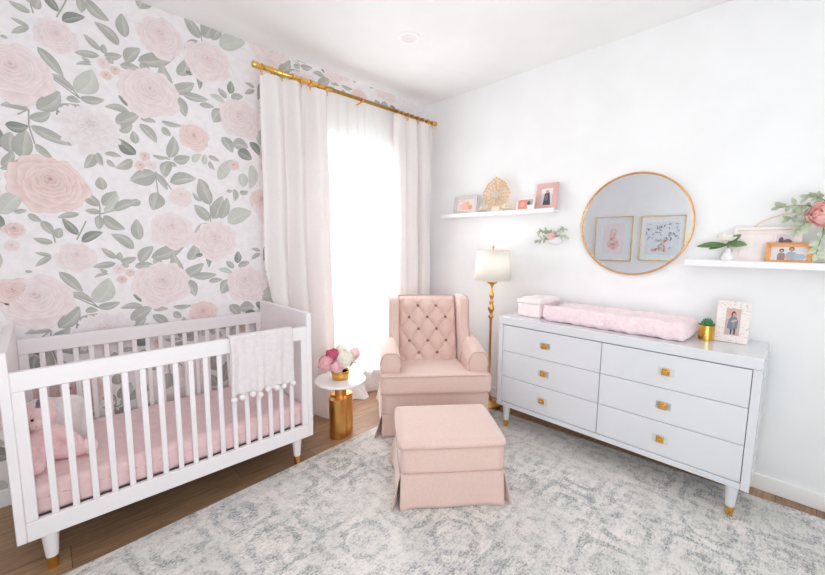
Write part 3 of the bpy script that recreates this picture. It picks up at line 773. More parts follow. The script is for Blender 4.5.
# ------------------------------------------------------------------ upholstery
def skirt(parent, a, y0, y1, z0, z1, mat, flare=.008, ext=.022, loc=(0, 0, 0)):
    """four hem panels with kick pleats that stand open at the corners"""
    def side(L, fn, ea=.004, eo=.014):
        def f(u, v):
            s_ = (u - .5) * 2; k = 1 - v
            edge = abs(s_) ** 6
            al = s_ * (L / 2 + k * ea * edge)
            out = .003 + k * (flare * (.55 + .45 * sin(u * 9 + L * 7)) + eo * edge) + k * (eo - .014) * .6
            return fn(al, out, z0 + (z1 - z0) * v - (.006 * k * edge))
        m = MB(); m.grid(f, 34, 10); o = m.build('skirt_panel', mat, parent)
        md = o.modifiers.new('t', 'SOLIDIFY'); md.thickness = .004; md.offset = -1
    cy = (y0 + y1) / 2
    side(2 * a, lambda al, out, z: (al, y0 - out, z))
    side(2 * a, lambda al, out, z: (-al, y1 + out, z))
    side(y1 - y0, lambda al, out, z: (a + out, cy + al, z), .010, ext)
    side(y1 - y0, lambda al, out, z: (-a - out, cy - al, z), .010, ext)
    m = MB(); m.box(-a + .012, a - .012, y0 + .012, y1 - .012, z0 + .006, z1, .01); m.build('pleat_lining', mat, parent)
def piping(parent, pts, r=.0042, closed=False, name='piping'):
    m = MB(); m.tube(pts, r, 8, closed); return m.build(name, M['blushpipe'], parent)
def rrect(x0, x1, y0, y1, z, r, n=6):
    pts = []
    for (cx, cy, a) in ((x1 - r, y0 + r, -90), (x1 - r, y1 - r, 0), (x0 + r, y1 - r, 90), (x0 + r, y0 + r, 180)):
        for i in range(n + 1):
            t = radians(a + 90 * i / n); pts.append((cx + r * cos(t), cy + r * sin(t), z))
    return pts

CA = radians(-39.0)
ch = thing('armchair', 'blush pink tufted wingback armchair with a skirted base', 'armchair', (2.03, 1.82, RUGZ + .0005), CA)
B = M['blush']
# base box and skirt
m = MB(); m.cushion(-.405, .405, .012, .70, .165, .325, .012, 14, .003); m.build('base', B, ch)
skirt(ch, .402, .012, .70, .006, .175, B, .008, .036)
piping(ch, rrect(-.407, .407, .010, .702, .176, .02))
# arms: rolled top, running from the front to the wing
for sx in (-1, 1):
    m = MB()
    def arm(u, v, sx=sx):
        # u round the section, v along the depth
        th = 2 * pi * u; k = v
        top = .655 - .035 * (1 - k) * (1 - k) + .035 * k
        wdt = .066 + .010 * (1 - k)
        zc = (.315 + top) / 2; hh = (top - .315) / 2
        cc, ss = cos(th), sin(th)
        e = .55
        ax = abs(cc) ** e * (1 if cc > 0 else -1); az = abs(ss) ** (.9 if ss > 0 else .3) * (1 if ss > 0 else -1)
        x = sx * (.335 + (.008 * sin(pi * k))) + wdt * ax * (1.12 if ss > .3 else 1)
        return (x, .085 + .55 * k, zc + hh * az)
    m.grid(arm, 40, 16, True)
    ring = [arm(i / 40, 0) for i in range(40)]; c0 = (sx * .335, .078, .50)
    n0 = len(m.v)
    inner = [(c0[0] + (p[0] - c0[0]) * .85, .076, c0[2] + (p[2] - c0[2]) * .88) for p in ring]
    m.add(ring + inner + [c0], [(i, (i + 1) % 40, 40 + (i + 1) % 40, 40 + i) for i in range(40)] + [(40 + i, 40 + (i + 1) % 40, 80) for i in range(40)], True)
    a = m.build('armrest', B, ch)
    arc = [(c0[0] + (p[0] - c0[0]) * .93, .077, c0[2] + (p[2] - c0[2]) * .95) for p in ring]
    piping(a, arc, .004, True)
# T-shaped seat cushion
def tcush(w_):
    # narrow between the arms
    if w_.y > .075:
        s_ = 1 if w_.x > 0 else -1
        w_.x = s_ * min(abs(w_.x), .268 - 0)
    w_.z -= max(0, w_.y - .05) * .06 * (1 if w_.z > .4 else 0)
    return w_
m = MB()
m.cushion(-.412, .412, -.010, .085, .328, .470, .022, 20, .006)
m.cushion(-.268, .268, .02, .52, .33, .470, .022, 22, .012, lambda w_: Vector((w_.x, w_.y, w_.z - (max(0, w_.y - .05) * .07 if w_.z > .4 else 0))))
sc = m.build('seat_cushion', B, ch)
for z in (.336, .462):
    pts = [p for p in rrect(-.411, .411, -.011, .087, z, .022)]
    piping(sc, pts, .004, True)

# tufted back: reclined panel
DU, DZ = .160, .098
BZ0, BZ1 = .400, .972
def bk(u, v):
    x = (u - .5) * 2 * .252; z = BZ0 + (BZ1 - BZ0) * v
    # rows of buttons
    vz = (z - .500) / DZ                # button rows at vz = 0..4
    p = x / DU + (vz) / 2 + .5; q = x / DU - (vz) / 2 + .5
    puff = (abs(sin(pi * p)) * abs(sin(pi * q))) ** .55
    inside = min(1, max(0, (vz + 1.1) / .8)) * min(1, max(0, (5.1 - vz) / .8))
    if vz < -.2 or vz > 4.2:            # pleats run out to the edges
        pl_ = abs(sin(pi * x / DU + (pi / 2 if True else 0))) ** .45
        puff = puff * inside + pl_ * (1 - inside)
    edge = min(1, (1 - abs(u - .5) * 2) * 10) ** .5
    topr = min(1, (1 - v) * 9) ** .5
    thick = .034 * puff * (.5 + .5 * edge) + .012
    y = .485 + .17 * v - thick * (.35 + .65 * topr) * edge - .0 + .03 * (1 - topr) ** 2 * 2
    return (x, y, z)
m = MB(); m.grid(bk, 96, 110)
m.grid(lambda u, v: bk(u, 1) if v == 0 else ((u - .5) * 2 * .252, .655 + .07 * v, BZ1 + .004 * sin(pi * v)), 96, 3)
back = m.build('backrest', B, ch)
m = MB(); m.cushion(-.262, .262, .665, .725, .31, .968, .02, 10, .004, lambda w_: Vector((w_.x, w_.y + .0 + .06 * (w_.z - .9), w_.z))); m.build('outer_back', B, ch)
for r_ in range(5):
    xs = (-.08, .08) if r_ % 2 == 0 else (-.16, 0, .16)
    for x in xs:
        z = .500 + DZ * r_; v = (z - BZ0) / (BZ1 - BZ0); y = bk(.5 + x / .504, v)[1]
        m = MB(); m.lathe([(0, .0), (.0105, .001), (.013, .004), (.010, .008), (0, .010)][::-1], n=14)
        m.build('button', M['button'], back, (x, y - .0045, z), (radians(90), 0, 0))
# wings
for sx in (-1, 1):
    prof = [(.725, .30), (.725, .95), (.722, .974), (.705, .984), (.560, .984), (.500, .980), (.470, .962), (.455, .93), (.445, .84), (.430, .75), (.405, .70), (.38, .67), (.36, .60), (.42, .45), (.60, .32)]
    x0, x1 = sorted((sx * .258, sx * .335))
    m = MB(); m.prism(prof, x0, x1, .016, 'x', 4)
    # lean outwards slightly at the top
    m.xform(Matrix.Identity(4))
    wg = m.build('wing', B, ch)
    edge = [(sx * .335, p[0] - .001, p[1]) for p in prof[3:13]]
    piping(wg, [(sx * .336, y, z) for (_, y, z) in edge], .0036)

# ottoman
ot = thing('ottoman', 'square blush pink skirted ottoman in front of the armchair', 'ottoman', (1.5155, 1.228, RUGZ + .0005), CA)
m = MB(); m.cushion(-.285, .285, .006, .466, .165, .345, .012, 12, .004); m.build('base', B, ot)
skirt(ot, .284, .006, .466, .004, .205, B, .008, .036)
m = MB(); m.cushion(-.294, .294, -.002, .474, .335, .385, .026, 24, .010)
oc = m.build('cushion', B, ot)
piping(oc, rrect(-.293, .293, -.002, .474, .345, .03), .0042, True)
piping(ot, rrect(-.288, .288, .001, .471, .206, .02), .0035, True)

# ------------------------------------------------------------------ floor lamp
lp = thing('floor_lamp', 'gold candlestick floor lamp with cream drum shade between armchair and dresser', 'floor lamp', (2.802, 1.885, .0105))
m = MB(); m.lathe([(0, 0), (.105, 0), (.110, .004), (.110, .016), (.098, .022), (.085, .024), (.080, .034), (.050, .040), (.036, .052), (.028, .075), (.018, .085), (0, .09)], n=40); m.build('base', M['brass'], lp)
def pole(z):
    return .0105
prof = [(.012, .08), (.012, .14), (.020, .15), (.020, .16), (.0105, .17), (.0105, .78), (.016, .79), (.024, .80), (.024, .81), (.014, .82), (.012, .835), (.020, .85), (.028, .865), (.029, .88), (.020, .90), (.012, .915), (.019, .925), (.019, .935), (.010, .95), (.015, .97), (.021, .985), (.021, 1.0), (.013, 1.02), (.010, 1.05), (.010, 1.07), (.018, 1.08), (.018, 1.088), (.008, 1.095), (.007, 1.15)]
m = MB(); m.lathe(prof, n=24); m.build('pole', M['brass'], lp)
m = MB(); m.lathe([(.012, 1.086), (.038, 1.098), (.046, 1.108), (.046, 1.112), (.0, 1.112)], n=24); m.build('drip_cup', M['brass'], lp)
m = MB()
m.lathe([(.158, 1.125), (.138, 1.385)], n=48)
m.f = m.f[:48]; m.sm = m.sm[:48]; m.mi = m.mi[:48]
s = m.build('lamp_shade', M['shade'], lp); md = s.modifiers.new('t', 'SOLIDIFY'); md.thickness = .002
m = MB()
for (r, z) in ((.158, 1.126), (.138, 1.384)):
    m = MB(); m.tube([(r * cos(t), r * sin(t), z) for t in [2 * pi * i / 48 for i in range(48)]], .0025, 6, True)
    m.build('shade_rim', M['cream'], s)
m = MB(); 
for a in range(3): m.tube([(0, 0, 1.378), (.136 * cos(a * 2.09), .136 * sin(a * 2.09), 1.378)], .0018, 6)
m.lathe([(.004, 1.376), (.006, 1.392), (.004, 1.398), (.010, 1.405), (.011, 1.414), (.006, 1.424), (0, 1.427)], n=16)
m.build('finial', M['brass'], lp)
m = MB(); m.ball((0, 0, 1.22), (.028, .028, .04)); m.build('bulb', M['petw'], lp)

# ------------------------------------------------------------------ dresser
DX0, DX1, DY0, DY1, DZ0, DZ1 = 2.520, 2.975, .097, 1.618, .186, .894
dr = thing('dresser', 'long white six-drawer dresser with brass-tipped tapered legs', 'dresser', ((DX0 + DX1) / 2, (DY0 + DY1) / 2, .0105))
ox, oy, oz = dr.location
def db(name, boxes, mat=M['dresser'], bev=.003, parent=None, off=(0, 0, 0)):
    m = MB()
    for (a, b, c, d, e, f) in boxes: m.box(a - ox, b - ox, c - oy, d - oy, e - oz, f - oz, bev)
    return m.build(name, mat, parent or dr)
db('top_panel', [(DX0, DX1, DY0, DY1, DZ1 - .060, DZ1)], bev=.004)
FR = .036
db('side_panel', [(DX0, DX1, DY0, DY0 + FR, DZ0, DZ1 - .0605)])
db('side_panel', [(DX0, DX1, DY1 - FR, DY1, DZ0, DZ1 - .0605)])
db('bottom_panel', [(DX0, DX1, DY0 + FR, DY1 - FR, DZ0, DZ0 + .034)])
db('back_panel', [(DX0 + .030, DX1 - .01, DY0 + FR, DY1 - FR, DZ0 + .034, DZ1 - .0605)], M['gap'])
zt, zb = DZ1 - .0605 - .003, DZ0 + .034 + .003
rh = (zt - zb) / 3; ym = (DY0 + DY1) / 2; n_ = 0
knob_m = None
for (ya, yb, kc) in ((DY0 + FR + .003, ym - .002, .500), (ym + .002, DY1 - FR - .003, 1.236)):
    for r_ in range(3):
        za = zb + rh * r_ + .0015; zb_ = zb + rh * (r_ + 1) - .0015
        m = MB(); m.box(0, .028, ya - (ya + yb) / 2, yb - (ya + yb) / 2, -(zb_ - za) / 2, (zb_ - za) / 2, .002)
        d = m.build('drawer', M['dresser'], dr, (DX0 + .003 - ox, (ya + yb) / 2 - oy, (za + zb_) / 2 - oz))
        ky = kc - (ya + yb) / 2
        m = MB(); m.box(-.010, 0, ky - .040, ky + .040, -.024, .024, .004); k = m.build('knob_backplate', M['acr'], d)
        m = MB(); m.box(-.018, -.010, ky - .020, ky + .020, -.020, .020, .003); m.box(-.032, -.016, ky - .011, ky + .011, -.011, .011, .003)
        m.build('knob', M['gold'], d)
for (x, y) in ((DX0 + .04, DY0 + .07), (DX0 + .04, DY1 - .07), (DX1 - .05, DY0 + .07), (DX1 - .05, DY1 - .07)):
    m = MB(); m.lathe([(.0205, .052), (.031, DZ0 - oz)], n=20); l = m.build('leg', M['dresser'], dr, (x - ox, y - oy, 0))
    m = MB(); m.lathe([(.015, 0), (.016, .002), (.0212, .052), (.0212, .054)], n=20); m.build('brass_cap', M['gold'], l)
DT = DZ1 + .0006
# changing pad: contoured, ruched cover
def padfn(w_):
    x, y, z = w_
    fx = (x - 2.79) / .19
    if z > .97: z += .035 * abs(fx) ** 2.4 - .012
    z += .004 * sin(y * 31 + 4 * x) * sin(x * 27 + y * 5)
    z += .0035 * sin(y * 70 + 9 * sin(x * 14))
    z += .004 * abs(sin(y * 48 + 3 * sin(x * 20)))
    if x < 2.66: x -= .0055 * sin(y * 66 + z * 25 * sin(y * 11)) * (1 - abs(z - .95) / .07)
    if y < .48: y += .003 * sin(x * 60)
    return Vector((x, y, max(z, DT)))
cp = thing('changing_pad', 'long pale pink ruched changing pad on top of the dresser', 'changing pad', (2.79, .87, DT))
m = MB(); m.cushion(2.595, 2.955, .432, 1.312, DT, .992, .035, 60, .004, padfn); m.xform(Matrix.Translation((-2.79, -.87, -DT)))
m.build('pad_cover', M['padf'], cp)
# pale pink fabric storage box at the left
bx = thing('fabric_box', 'pale pink fabric box with a loose lid left of the changing pad', 'storage box', (2.79, 1.44, DT))
m = MB(); m.cushion(-.15, .15, -.095, .095, 0, .105, .012, 12, .004); m.build('body', M['boxf'], bx)
m = MB(); m.cushion(-.158, .158, -.103, .103, .100, .140, .014, 20, .008, lambda w_: Vector((w_.x, w_.y, w_.z + .004 * sin(w_.x * 40) * sin(w_.y * 50)))); m.build('lid', M['boxf'], bx)
# succulent in gold pot
su = thing('succulent_pot', 'small gold cylinder pot with a green succulent, beside the photo frame', 'potted plant', (2.800, .372, DT))
m = MB(); m.lathe([(0, 0), (.036, 0), (.039, .003), (.039, .086), (.037, .088), (.034, .086), (.034, .072), (0, .072)], n=32); autosmooth(m.build('pot', M['gold'], su))
m = MB(); m.lathe([(0, .0725), (.034, .0725)], n=20); m.build('soil', M['soil'], su)
rnd = random.Random(5); m = MB()
for i in range(34):
    t = i / 34; a = i * 2.4; r = .012 + .036 * t; z = .124 - .034 * t
    c0 = Vector((.006 * cos(a), .006 * sin(a), .076)); c1 = Vector((r * cos(a), r * sin(a), z + .010 * (1 - t)))
    m.tube([tuple(c0), tuple(c0.lerp(c1, .5)), tuple(c0.lerp(c1, .85)), tuple(c1)], [.003, .0055, .004, .0006], 7)
m.build('rosette', M['leafs'], su)

def person_shapes(P, cx, b0, h_, cloth, skin=(214, 170, 150), hair=(90, 66, 54), w=.2):
    """a tiny printed figure: hair, face, shoulders and clothes"""
    P.ell(cx, b0 + h_ * .83, h_ * .15, h_ * .17, hair); P.ell(cx, b0 + h_ * .79, h_ * .095, h_ * .12, skin)
    P.rect(cx - h_ * .04, cx + h_ * .04, b0 + h_ * .60, b0 + h_ * .70, skin)
    P.poly([(cx - h_ * w, b0), (cx + h_ * w, b0), (cx + h_ * w * 1.05, b0 + h_ * .45), (cx + h_ * w * .7, b0 + h_ * .62), (cx - h_ * w * .7, b0 + h_ * .62), (cx - h_ * w * 1.05, b0 + h_ * .45)], cloth)

def photo_frame(name, label, loc, wid, hgt, bw, thick, mat, matc, draw, tilt=8, rotz=0, pw=None, ph=None, cat='photo frame', stand=True, deco=None, pc=(0, 0)):
    """frame facing -x (towards the room), leaning back; origin at bottom centre. a runs to -y (right in view)"""
    t = thing(name, label, cat, loc, rotz)
    R_ = Matrix.Rotation(radians(tilt), 4, 'Y')
    def P3(a, b, d): v = R_ @ Vector((-d, -a, b)); return (v.x, v.y, v.z)
    m = MB()
    for (a0, a1, b0, b1) in ((-wid / 2, wid / 2, 0, bw), (-wid / 2, wid / 2, hgt - bw, hgt), (-wid / 2, -wid / 2 + bw, bw, hgt - bw), (wid / 2 - bw, wid / 2, bw, hgt - bw)):
        m.box(-thick, 0, -a1, -a0, b0, b1, .0018)
    m.xform(R_)
    if deco: deco(m, R_)
    fr = m.build('frame', mat, t)
    m = MB(); m.box(-.004, -.001, -(wid / 2 - bw), wid / 2 - bw, bw, hgt - bw, 0); m.xform(R_); m.build('mat_board', matc, t)
    pw = pw or wid - 2 * bw; ph = ph or hgt - 2 * bw
    P = Print(lambda a, b, k: P3(a + pc[0], b + hgt / 2 + pc[1], .0045 + .00012 * k)); draw(P, pw, ph)
    P.m.build('photo', M['print'], t)
    if stand:
        m = MB(); m.add([(0, -.012, hgt * .6), (0, .012, hgt * .6), (hgt * .24, .02, .0), (hgt * .24, -.02, .0)], [(0, 1, 2, 3)], False)
        for q in range(4):
            pass
        v = [R_ @ Vector(p) for p in m.v[:2]]; m.v[0], m.v[1] = tuple(v[0]), tuple(v[1])
        o = m.build('easel', mat, t); md = o.modifiers.new('t', 'SOLIDIFY'); md.thickness = .002; md.offset = 0
    return t
def draw_bump(P, w, h):
    P.rect(-w / 2, w / 2, -h / 2, h / 2, (206, 182, 176)); P.rect(-w / 2, w / 2, h * .1, h / 2, (214, 190, 184)); P.ell(-w * .3, h * .35, w * .2, h * .12, (226, 176, 172))
    P.ell(w * .02, h * .27, w * .16, h * .14, (92, 70, 62)); P.ell(w * .05, h * .25, w * .1, h * .1, (214, 172, 150))
    P.poly([(-w * .36, -h * .24), (-w * .28, h * .1), (-w * .12, h * .2), (w * .22, h * .2), (w * .34, h * .05), (w * .34, -h * .22), (0, -h * .3)], (128, 136, 150))
    P.poly([(-w * .02, -h * .1), (w * .08, h * .16), (w * .16, h * .1), (w * .1, -h * .2)], (150, 158, 170))
    P.poly([(-w * .12, -h * .28), (-w * .1, -h * .46), (0, -h * .46), (w * .0, -h * .28)], (84, 88, 102)); P.poly([(w * .1, -h * .26), (w * .12, -h * .46), (w * .24, -h * .46), (w * .24, -h * .24)], (84, 88, 102))
    P.poly([(-w * .1, h * .04), (w * .26, h * .1), (w * .27, h * .05), (-w * .08, -h * .02)], (222, 184, 164))
def fretdeco(wid, hgt, bw, col_):
    def f(m, R_):
        rnd = random.Random(2)
        for i in range(170):
            a = rnd.uniform(-wid / 2 + .003, wid / 2 - .003); b = rnd.uniform(.003, hgt - .003)
            if abs(a) < wid / 2 - bw and bw < b < hgt - bw: continue
            t = rnd.uniform(0, 3.14); L = rnd.uniform(.0018, .0045)
            v = [(-.0125, -a + L * cos(t), b + L * sin(t)), (-.0125, -a - L * .35 * sin(t), b + L * .35 * cos(t)), (-.0125, -a - L * cos(t), b - L * sin(t)), (-.0125, -a + L * .35 * sin(t), b - L * .35 * cos(t))]
            m.add([tuple(R_ @ Vector(p)) for p in v], [(0, 1, 2, 3)], False, None, 1)
    return f
pf = photo_frame('photo_frame', 'white and grey speckled photo frame standing on the dresser', (2.828, .262, DT), .150, .238, .042, .012, [M['whitefr'], paint('grey_inlay', (128, 132, 146), .4)], M['whitefr'], draw_bump, 9, deco=fretdeco(.150, .238, .042, None))

# ------------------------------------------------------------------ mirror
MY, MZ, MR = .864, 1.594, .349
mi = thing('wall_mirror', 'large round wall mirror with thin gold frame over the dresser', 'mirror', (WX, MY, MZ))
m = MB(); m.tube([(-.020, MR * cos(t), MR * sin(t)) for t in [2 * pi * i / 96 for i in range(96)]], .0058, 10, True)
m.tube([(-.010, MR * cos(t), MR * sin(t)) for t in [2 * pi * i / 96 for i in range(96)]], .0062, 10, True); m.build('frame', metal('rose_gold', (232, 180, 124), .25), mi)
m = MB(); n = 96; m.add([(-.014, (MR - .003) * cos(2 * pi * i / n), (MR - .003) * sin(2 * pi * i / n)) for i in range(n)], [tuple(range(n))[::-1]], False); m.build('mirror_glass', M['mirror'], mi)
m = MB(); m.tube([(-.012, 0, 0), (-.0008, 0, 0)], MR - .006, 48); m.build('backing', M['gap'], mi)

# framed prints on the opposite wall, seen in the mirror
def opp(label, y, z, W_, H_, draw):
    t = thing('framed_print', label, 'framed print', (X0, y, z))
    m = MB(); b = .012
    for (a0, a1, b0, b1) in ((-W_ / 2, W_ / 2, -H_ / 2, -H_ / 2 + b), (-W_ / 2, W_ / 2, H_ / 2 - b, H_ / 2), (-W_ / 2, -W_ / 2 + b, -H_ / 2 + b, H_ / 2 - b), (W_ / 2 - b, W_ / 2, -H_ / 2 + b, H_ / 2 - b)):
        m.box(.001, .024, a0, a1, b0, b1, .002)
    m.build('frame', M['paleg'], t)
    P = Print(lambda a, b_, k: (.008 + .0003 * k, a, b_)); P.rect(-W_ / 2 + b, W_ / 2 - b, -H_ / 2 + b, H_ / 2 - b, (238, 240, 246)); draw(P, W_ - 2 * b, H_ - 2 * b); P.m.build('print', M['print'], t)
    m = MB(); m.box(.019, .021, -W_ / 2 + b, W_ / 2 - b, -H_ / 2 + b, H_ / 2 - b, 0); m.build('glazing', glassy('picture_glass', clear=.93), t)
def d_pink(P, w, h):
    P.rect(-w * .30, w * .30, -h * .36, h * .36, (240, 230, 234))
    rnd = random.Random(8)
    P.ell(0, -h * .12, w * .17, h * .14, (238, 200, 200)); P.ell(w * .02, h * .05, w * .10, h * .14, (240, 206, 206))
    for i in range(16):
        a = rnd.uniform(0, 6.28); r = rnd.uniform(.02, .16) * w
        P.ell(r * cos(a), -h * .12 + r * sin(a), w * .045, w * .03, rnd.choice([(232, 170, 172), (244, 206, 204), (222, 150, 156)]), rot=a)
    for i in range(7):
        t = i / 6 * 4.2; P.ell(w * .07 * cos(t), h * .16 + h * .07 * sin(t), w * .016, w * .012, (150, 120, 130))
def d_floral(P, w, h):
    P.rect(-w * .40, w * .40, -h * .38, h * .38, (226, 230, 238))
    rnd = random.Random(4)
    for i in range(46):
        a = rnd.uniform(-.38, .38) * w; b_ = rnd.uniform(-.02, .34) * h
        P.ell(a, b_, w * rnd.uniform(.02, .045), w * .012, rnd.choice([(104, 116, 128), (140, 156, 150), (170, 184, 184), (120, 128, 150)]), rot=rnd.uniform(0, 3))
    for i in range(26):
        a = rnd.uniform(-.2, .2) * w; b_ = rnd.uniform(-.30, -.02) * h
        P.ell(a, b_, w * rnd.uniform(.02, .05), w * .02, rnd.choice([(236, 178, 170), (222, 132, 126), (240, 206, 200), (170, 184, 184)]), rot=rnd.uniform(0, 3))
# they sit so that the mirror shows them side by side
opp('gold framed pale pink print reflected at left in the mirror', 2.300, 1.555, .585, .735, d_pink)
opp('gold framed blue and coral floral print reflected at right in the mirror', 1.592, 1.560, .600, .700, d_floral)

# ------------------------------------------------------------------ picture ledges
def ledge(label, y0, y1, zt, depth=.105):
    t = thing('picture_ledge', label, 'shelf', (WX, (y0 + y1) / 2, zt)); L = (y1 - y0) / 2
    m = MB(); m.box(-depth, -.0005, -L, L, -.018, 0, .002); m.build('ledge_board', M['white'], t)
    m = MB(); m.box(-depth - .010, -depth + .0, -L, L, -.026, .012, .002); m.build('front_lip', M['white'], t)
L1, L2 = 1.722, 1.352
ledge('white picture ledge left of the mirror, above the lamp', 1.400, 2.555, L1)
ledge('white picture ledge right of the mirror, above the dresser end', -.66, .528, L2)
z1, z2 = L1 + .0006, L2 + .0006
FX = 2.925
def d_baby(P, w, h):
    P.rect(-w / 2, w / 2, -h / 2, h / 2, (236, 218, 206)); P.ell(-w * .05, -h * .1, w * .24, h * .3, (240, 190, 178)); P.ell(w * .1, h * .16, w * .13, h * .17, (230, 180, 160)); P.ell(w * .28, -h * .2, w * .14, h * .2, (214, 170, 130))
    P.ell(-w * .3, h * .2, w * .1, h * .12, (250, 236, 226))
photo_frame('photo_frame', 'silver-white landscape photo frame at the left end of the upper ledge', (FX, 2.300, z1), .270, .178, .034, .012, M['silver'], M['whitefr'], d_baby, 7)
# gold filigree ornament with cream scrolls
fo = thing('filigree_ornament', 'gold openwork medallion ornament with cream scroll base on the upper ledge', 'ornament', (2.935, 1.965, z1))
m = MB(); rnd = random.Random(1)
def FP(a, b, d=0): return (-d, -a, b)
R_ = .120; zc = .166
def shape(t): # soft diamond
    return R_ * (1 + .10 * abs(cos(2 * t)) ** 2 + .035 * cos(8 * t))
for rr, tr in ((1, .0035), (.78, .002), (.5, .002)):
    m.tube([FP(rr * shape(t) * cos(t), zc + rr * shape(t) * sin(t)) for t in [2 * pi * i / 60 for i in range(60)]], tr, 6, True)
for ring_, cnt in ((.89, 22), (.64, 15), (.36, 8)):
    for i in range(cnt):
        t = 2 * pi * i / cnt; c = shape(t) * ring_
        q = .0095
        m.tube([FP(c * cos(t) + q * cos(s_), zc + c * sin(t) + q * sin(s_), .003) for s_ in [2 * pi * k / 8 for k in range(8)]], .0028, 5, True)
for i in range(12):
    t = 2 * pi * i / 12; m.tube([FP(.2 * shape(t) * cos(t), zc + .2 * shape(t) * sin(t)), FP(shape(t) * cos(t), zc + shape(t) * sin(t))], .0018, 5)
for i in range(28):
    t = 2 * pi * i / 28; m.ball(FP(shape(t) * 1.03 * cos(t), zc + shape(t) * 1.03 * sin(t)), .006, 8, 6)
m.ball(FP(0, zc + R_ * 1.16), (.007, .007, .012), 8, 6)
m.build('medallion', metal('matte_gold', (236, 190, 120), .4), fo)
for sx in (-1, 1):
    m = MB()
    for k in range(4):
        c = (sx * (.062 + .034 * k), .030 + .020 * (k % 2) + (.012 if k == 2 else 0))
        m.tube([FP(c[0] + sx * (.004 + .0042 * s_) * cos(s_), c[1] + .012 + (.004 + .0044 * s_) * sin(s_), .006) for s_ in [i * .45 for i in range(18)]], .0042, 6)
        m.ball(FP(c[0], c[1], .008), .006, 8, 6)
    m.tube([FP(sx * .02, .007, .004), FP(sx * .10, .006, .004), FP(sx * .175, .007, .004), FP(sx * .185, .03, .004), FP(sx * .17, .055, .004)], .006, 6)
    m.build('scroll', M['cream'], fo)
m = MB(); m.box(-.02, .02, -.12, .12, 0, .010, .003); m.box(-.006, .006, -.04, .04, .008, .06, .003); m.build('stand', M['cream'], fo)
def d_small(P, w, h):
    P.rect(-w / 2, w / 2, -h / 2, h / 2, (246, 238, 234)); P.rect(-w / 2, w * .1, -h / 2, h / 2, (226, 150, 136)); P.rect(w * .1, w / 2, -h * .1, h / 2, (176, 176, 178)); P.ell(w * .22, h * .1, w * .12, h * .2, (110, 96, 94)); P.ell(-w * .2, 0, w * .14, h * .25, (236, 180, 164))
photo_frame('photo_frame', 'small white frame with a coral photo, in front of the pink frame', (2.905, 1.655, z1), .165, .108, .016, .010, M['whitefr'], M['whitefr'], d_small, 6)
def d_pinkp(P, w, h):
    P.rect(-w / 2, w / 2, -h / 2, h / 2, (226, 214, 218)); P.rect(-w / 2, w / 2, h * .2, h / 2, (240, 236, 238)); P.poly([(-w * .3, -h * .5), (-w * .2, h * .2), (w * .2, h * .25), (w * .35, -h * .5)], (84, 84, 96)); P.ell(w * .02, h * .30, w * .16, h * .10, (206, 160, 142)); P.ell(-w * .05, -h * .05, w * .14, h * .2, (130, 124, 134))
photo_frame('photo_frame', 'upright pink photo frame at the right end of the upper ledge', (2.942, 1.495, z1), .180, .215, .040, .012, M['pinkfr'], M['pinkfr'], d_pinkp, 8)

# wall planter with greenery between ledge and mirror
wp_ = thing('wall_planter', 'small white wall pocket planter under the right end of the upper ledge', 'planter', (WX, 1.428, 1.445))
m = MB(); m.lathe([(0, 0), (.03, .002), (.058, .022), (.068, .050), (.070, .062), (.066, .062), (.06, .05), (0, .046)], n=32)
m.v = [(min(-.0008, x), y, z) for (x, y, z) in m.v]; m.build('pocket', M['white'], wp_)
PP = (WX - .030, 1.428, 1.492)
fl_ = flower('rose', 'coral pink rose in the wall planter', 'flower', M['petc'], (WX - .060, 1.432, 1.512), .030, 22, PP, 31)
rnd = random.Random(9)
def sprig(label, root, path, lw, ll, seed, mat=M['leafg'], n=12, group=None, name='eucalyptus_sprig'):
    rnd = random.Random(seed); root = Vector(root)
    t = thing(name, label, 'leaf sprig', root, 0, group)
    pts = [Vector(p) for p in path]
    m = MB(); m.tube([tuple(p) for p in pts], .0018, 6); m.build('stem', M['stem'], t)
    L = len(pts) - 1; m = MB()
    for i in range(n):
        s_ = (i + .6) / n * L; k = min(L - 1, int(s_)); p = pts[k].lerp(pts[k + 1], s_ - k); d = (pts[k + 1] - pts[k]).normalized()
        a = rnd.uniform(0, 6.28); r = Vector((min(.15, cos(a)) - .35, sin(a), cos(a * 1.7) * .9)); r = (r - d * r.dot(d)).normalized()
        e = p + (d * .5 + r).normalized() * ll * rnd.uniform(.7, 1.15)
        g = t.location + e
        if g.x > WX - .006: e.x = WX - .006 - t.location.x
        leafshape(m, p, e, lw, .003, nrm=Vector((rnd.uniform(-.4, .4) - 1, rnd.uniform(-.5, .5), rnd.uniform(-.3, .3))))
    leafshape(m, pts[-1], pts[-1] + (pts[-1] - pts[-2]).normalized() * ll * .8, lw, .002, nrm=Vector((-1, .2, .2)))
    m.build('leaves', mat, t); return t
gl = 'greenery sprigs in the wall planter'
for i, (dy, dz, lab) in enumerate(((.105, .055, 'grey green sprig arching to the left out of the wall planter'), (.12, -.02, 'grey green sprig drooping at the left of the wall planter'), (-.10, .075, 'grey green sprig rising at the right of the wall planter'), (-.115, .01, 'grey green sprig drooping at the right of the wall planter'), (.04, .06, 'short upright sprig behind the rose in the wall planter'))):
    sprig(lab, PP, [(0, 0, 0), (-.02, dy * .35, dz * .5 + .02), (-.03, dy * .7, dz * .9 + .015), (-.03, dy, dz)], .009, .038, 40 + i, n=11)

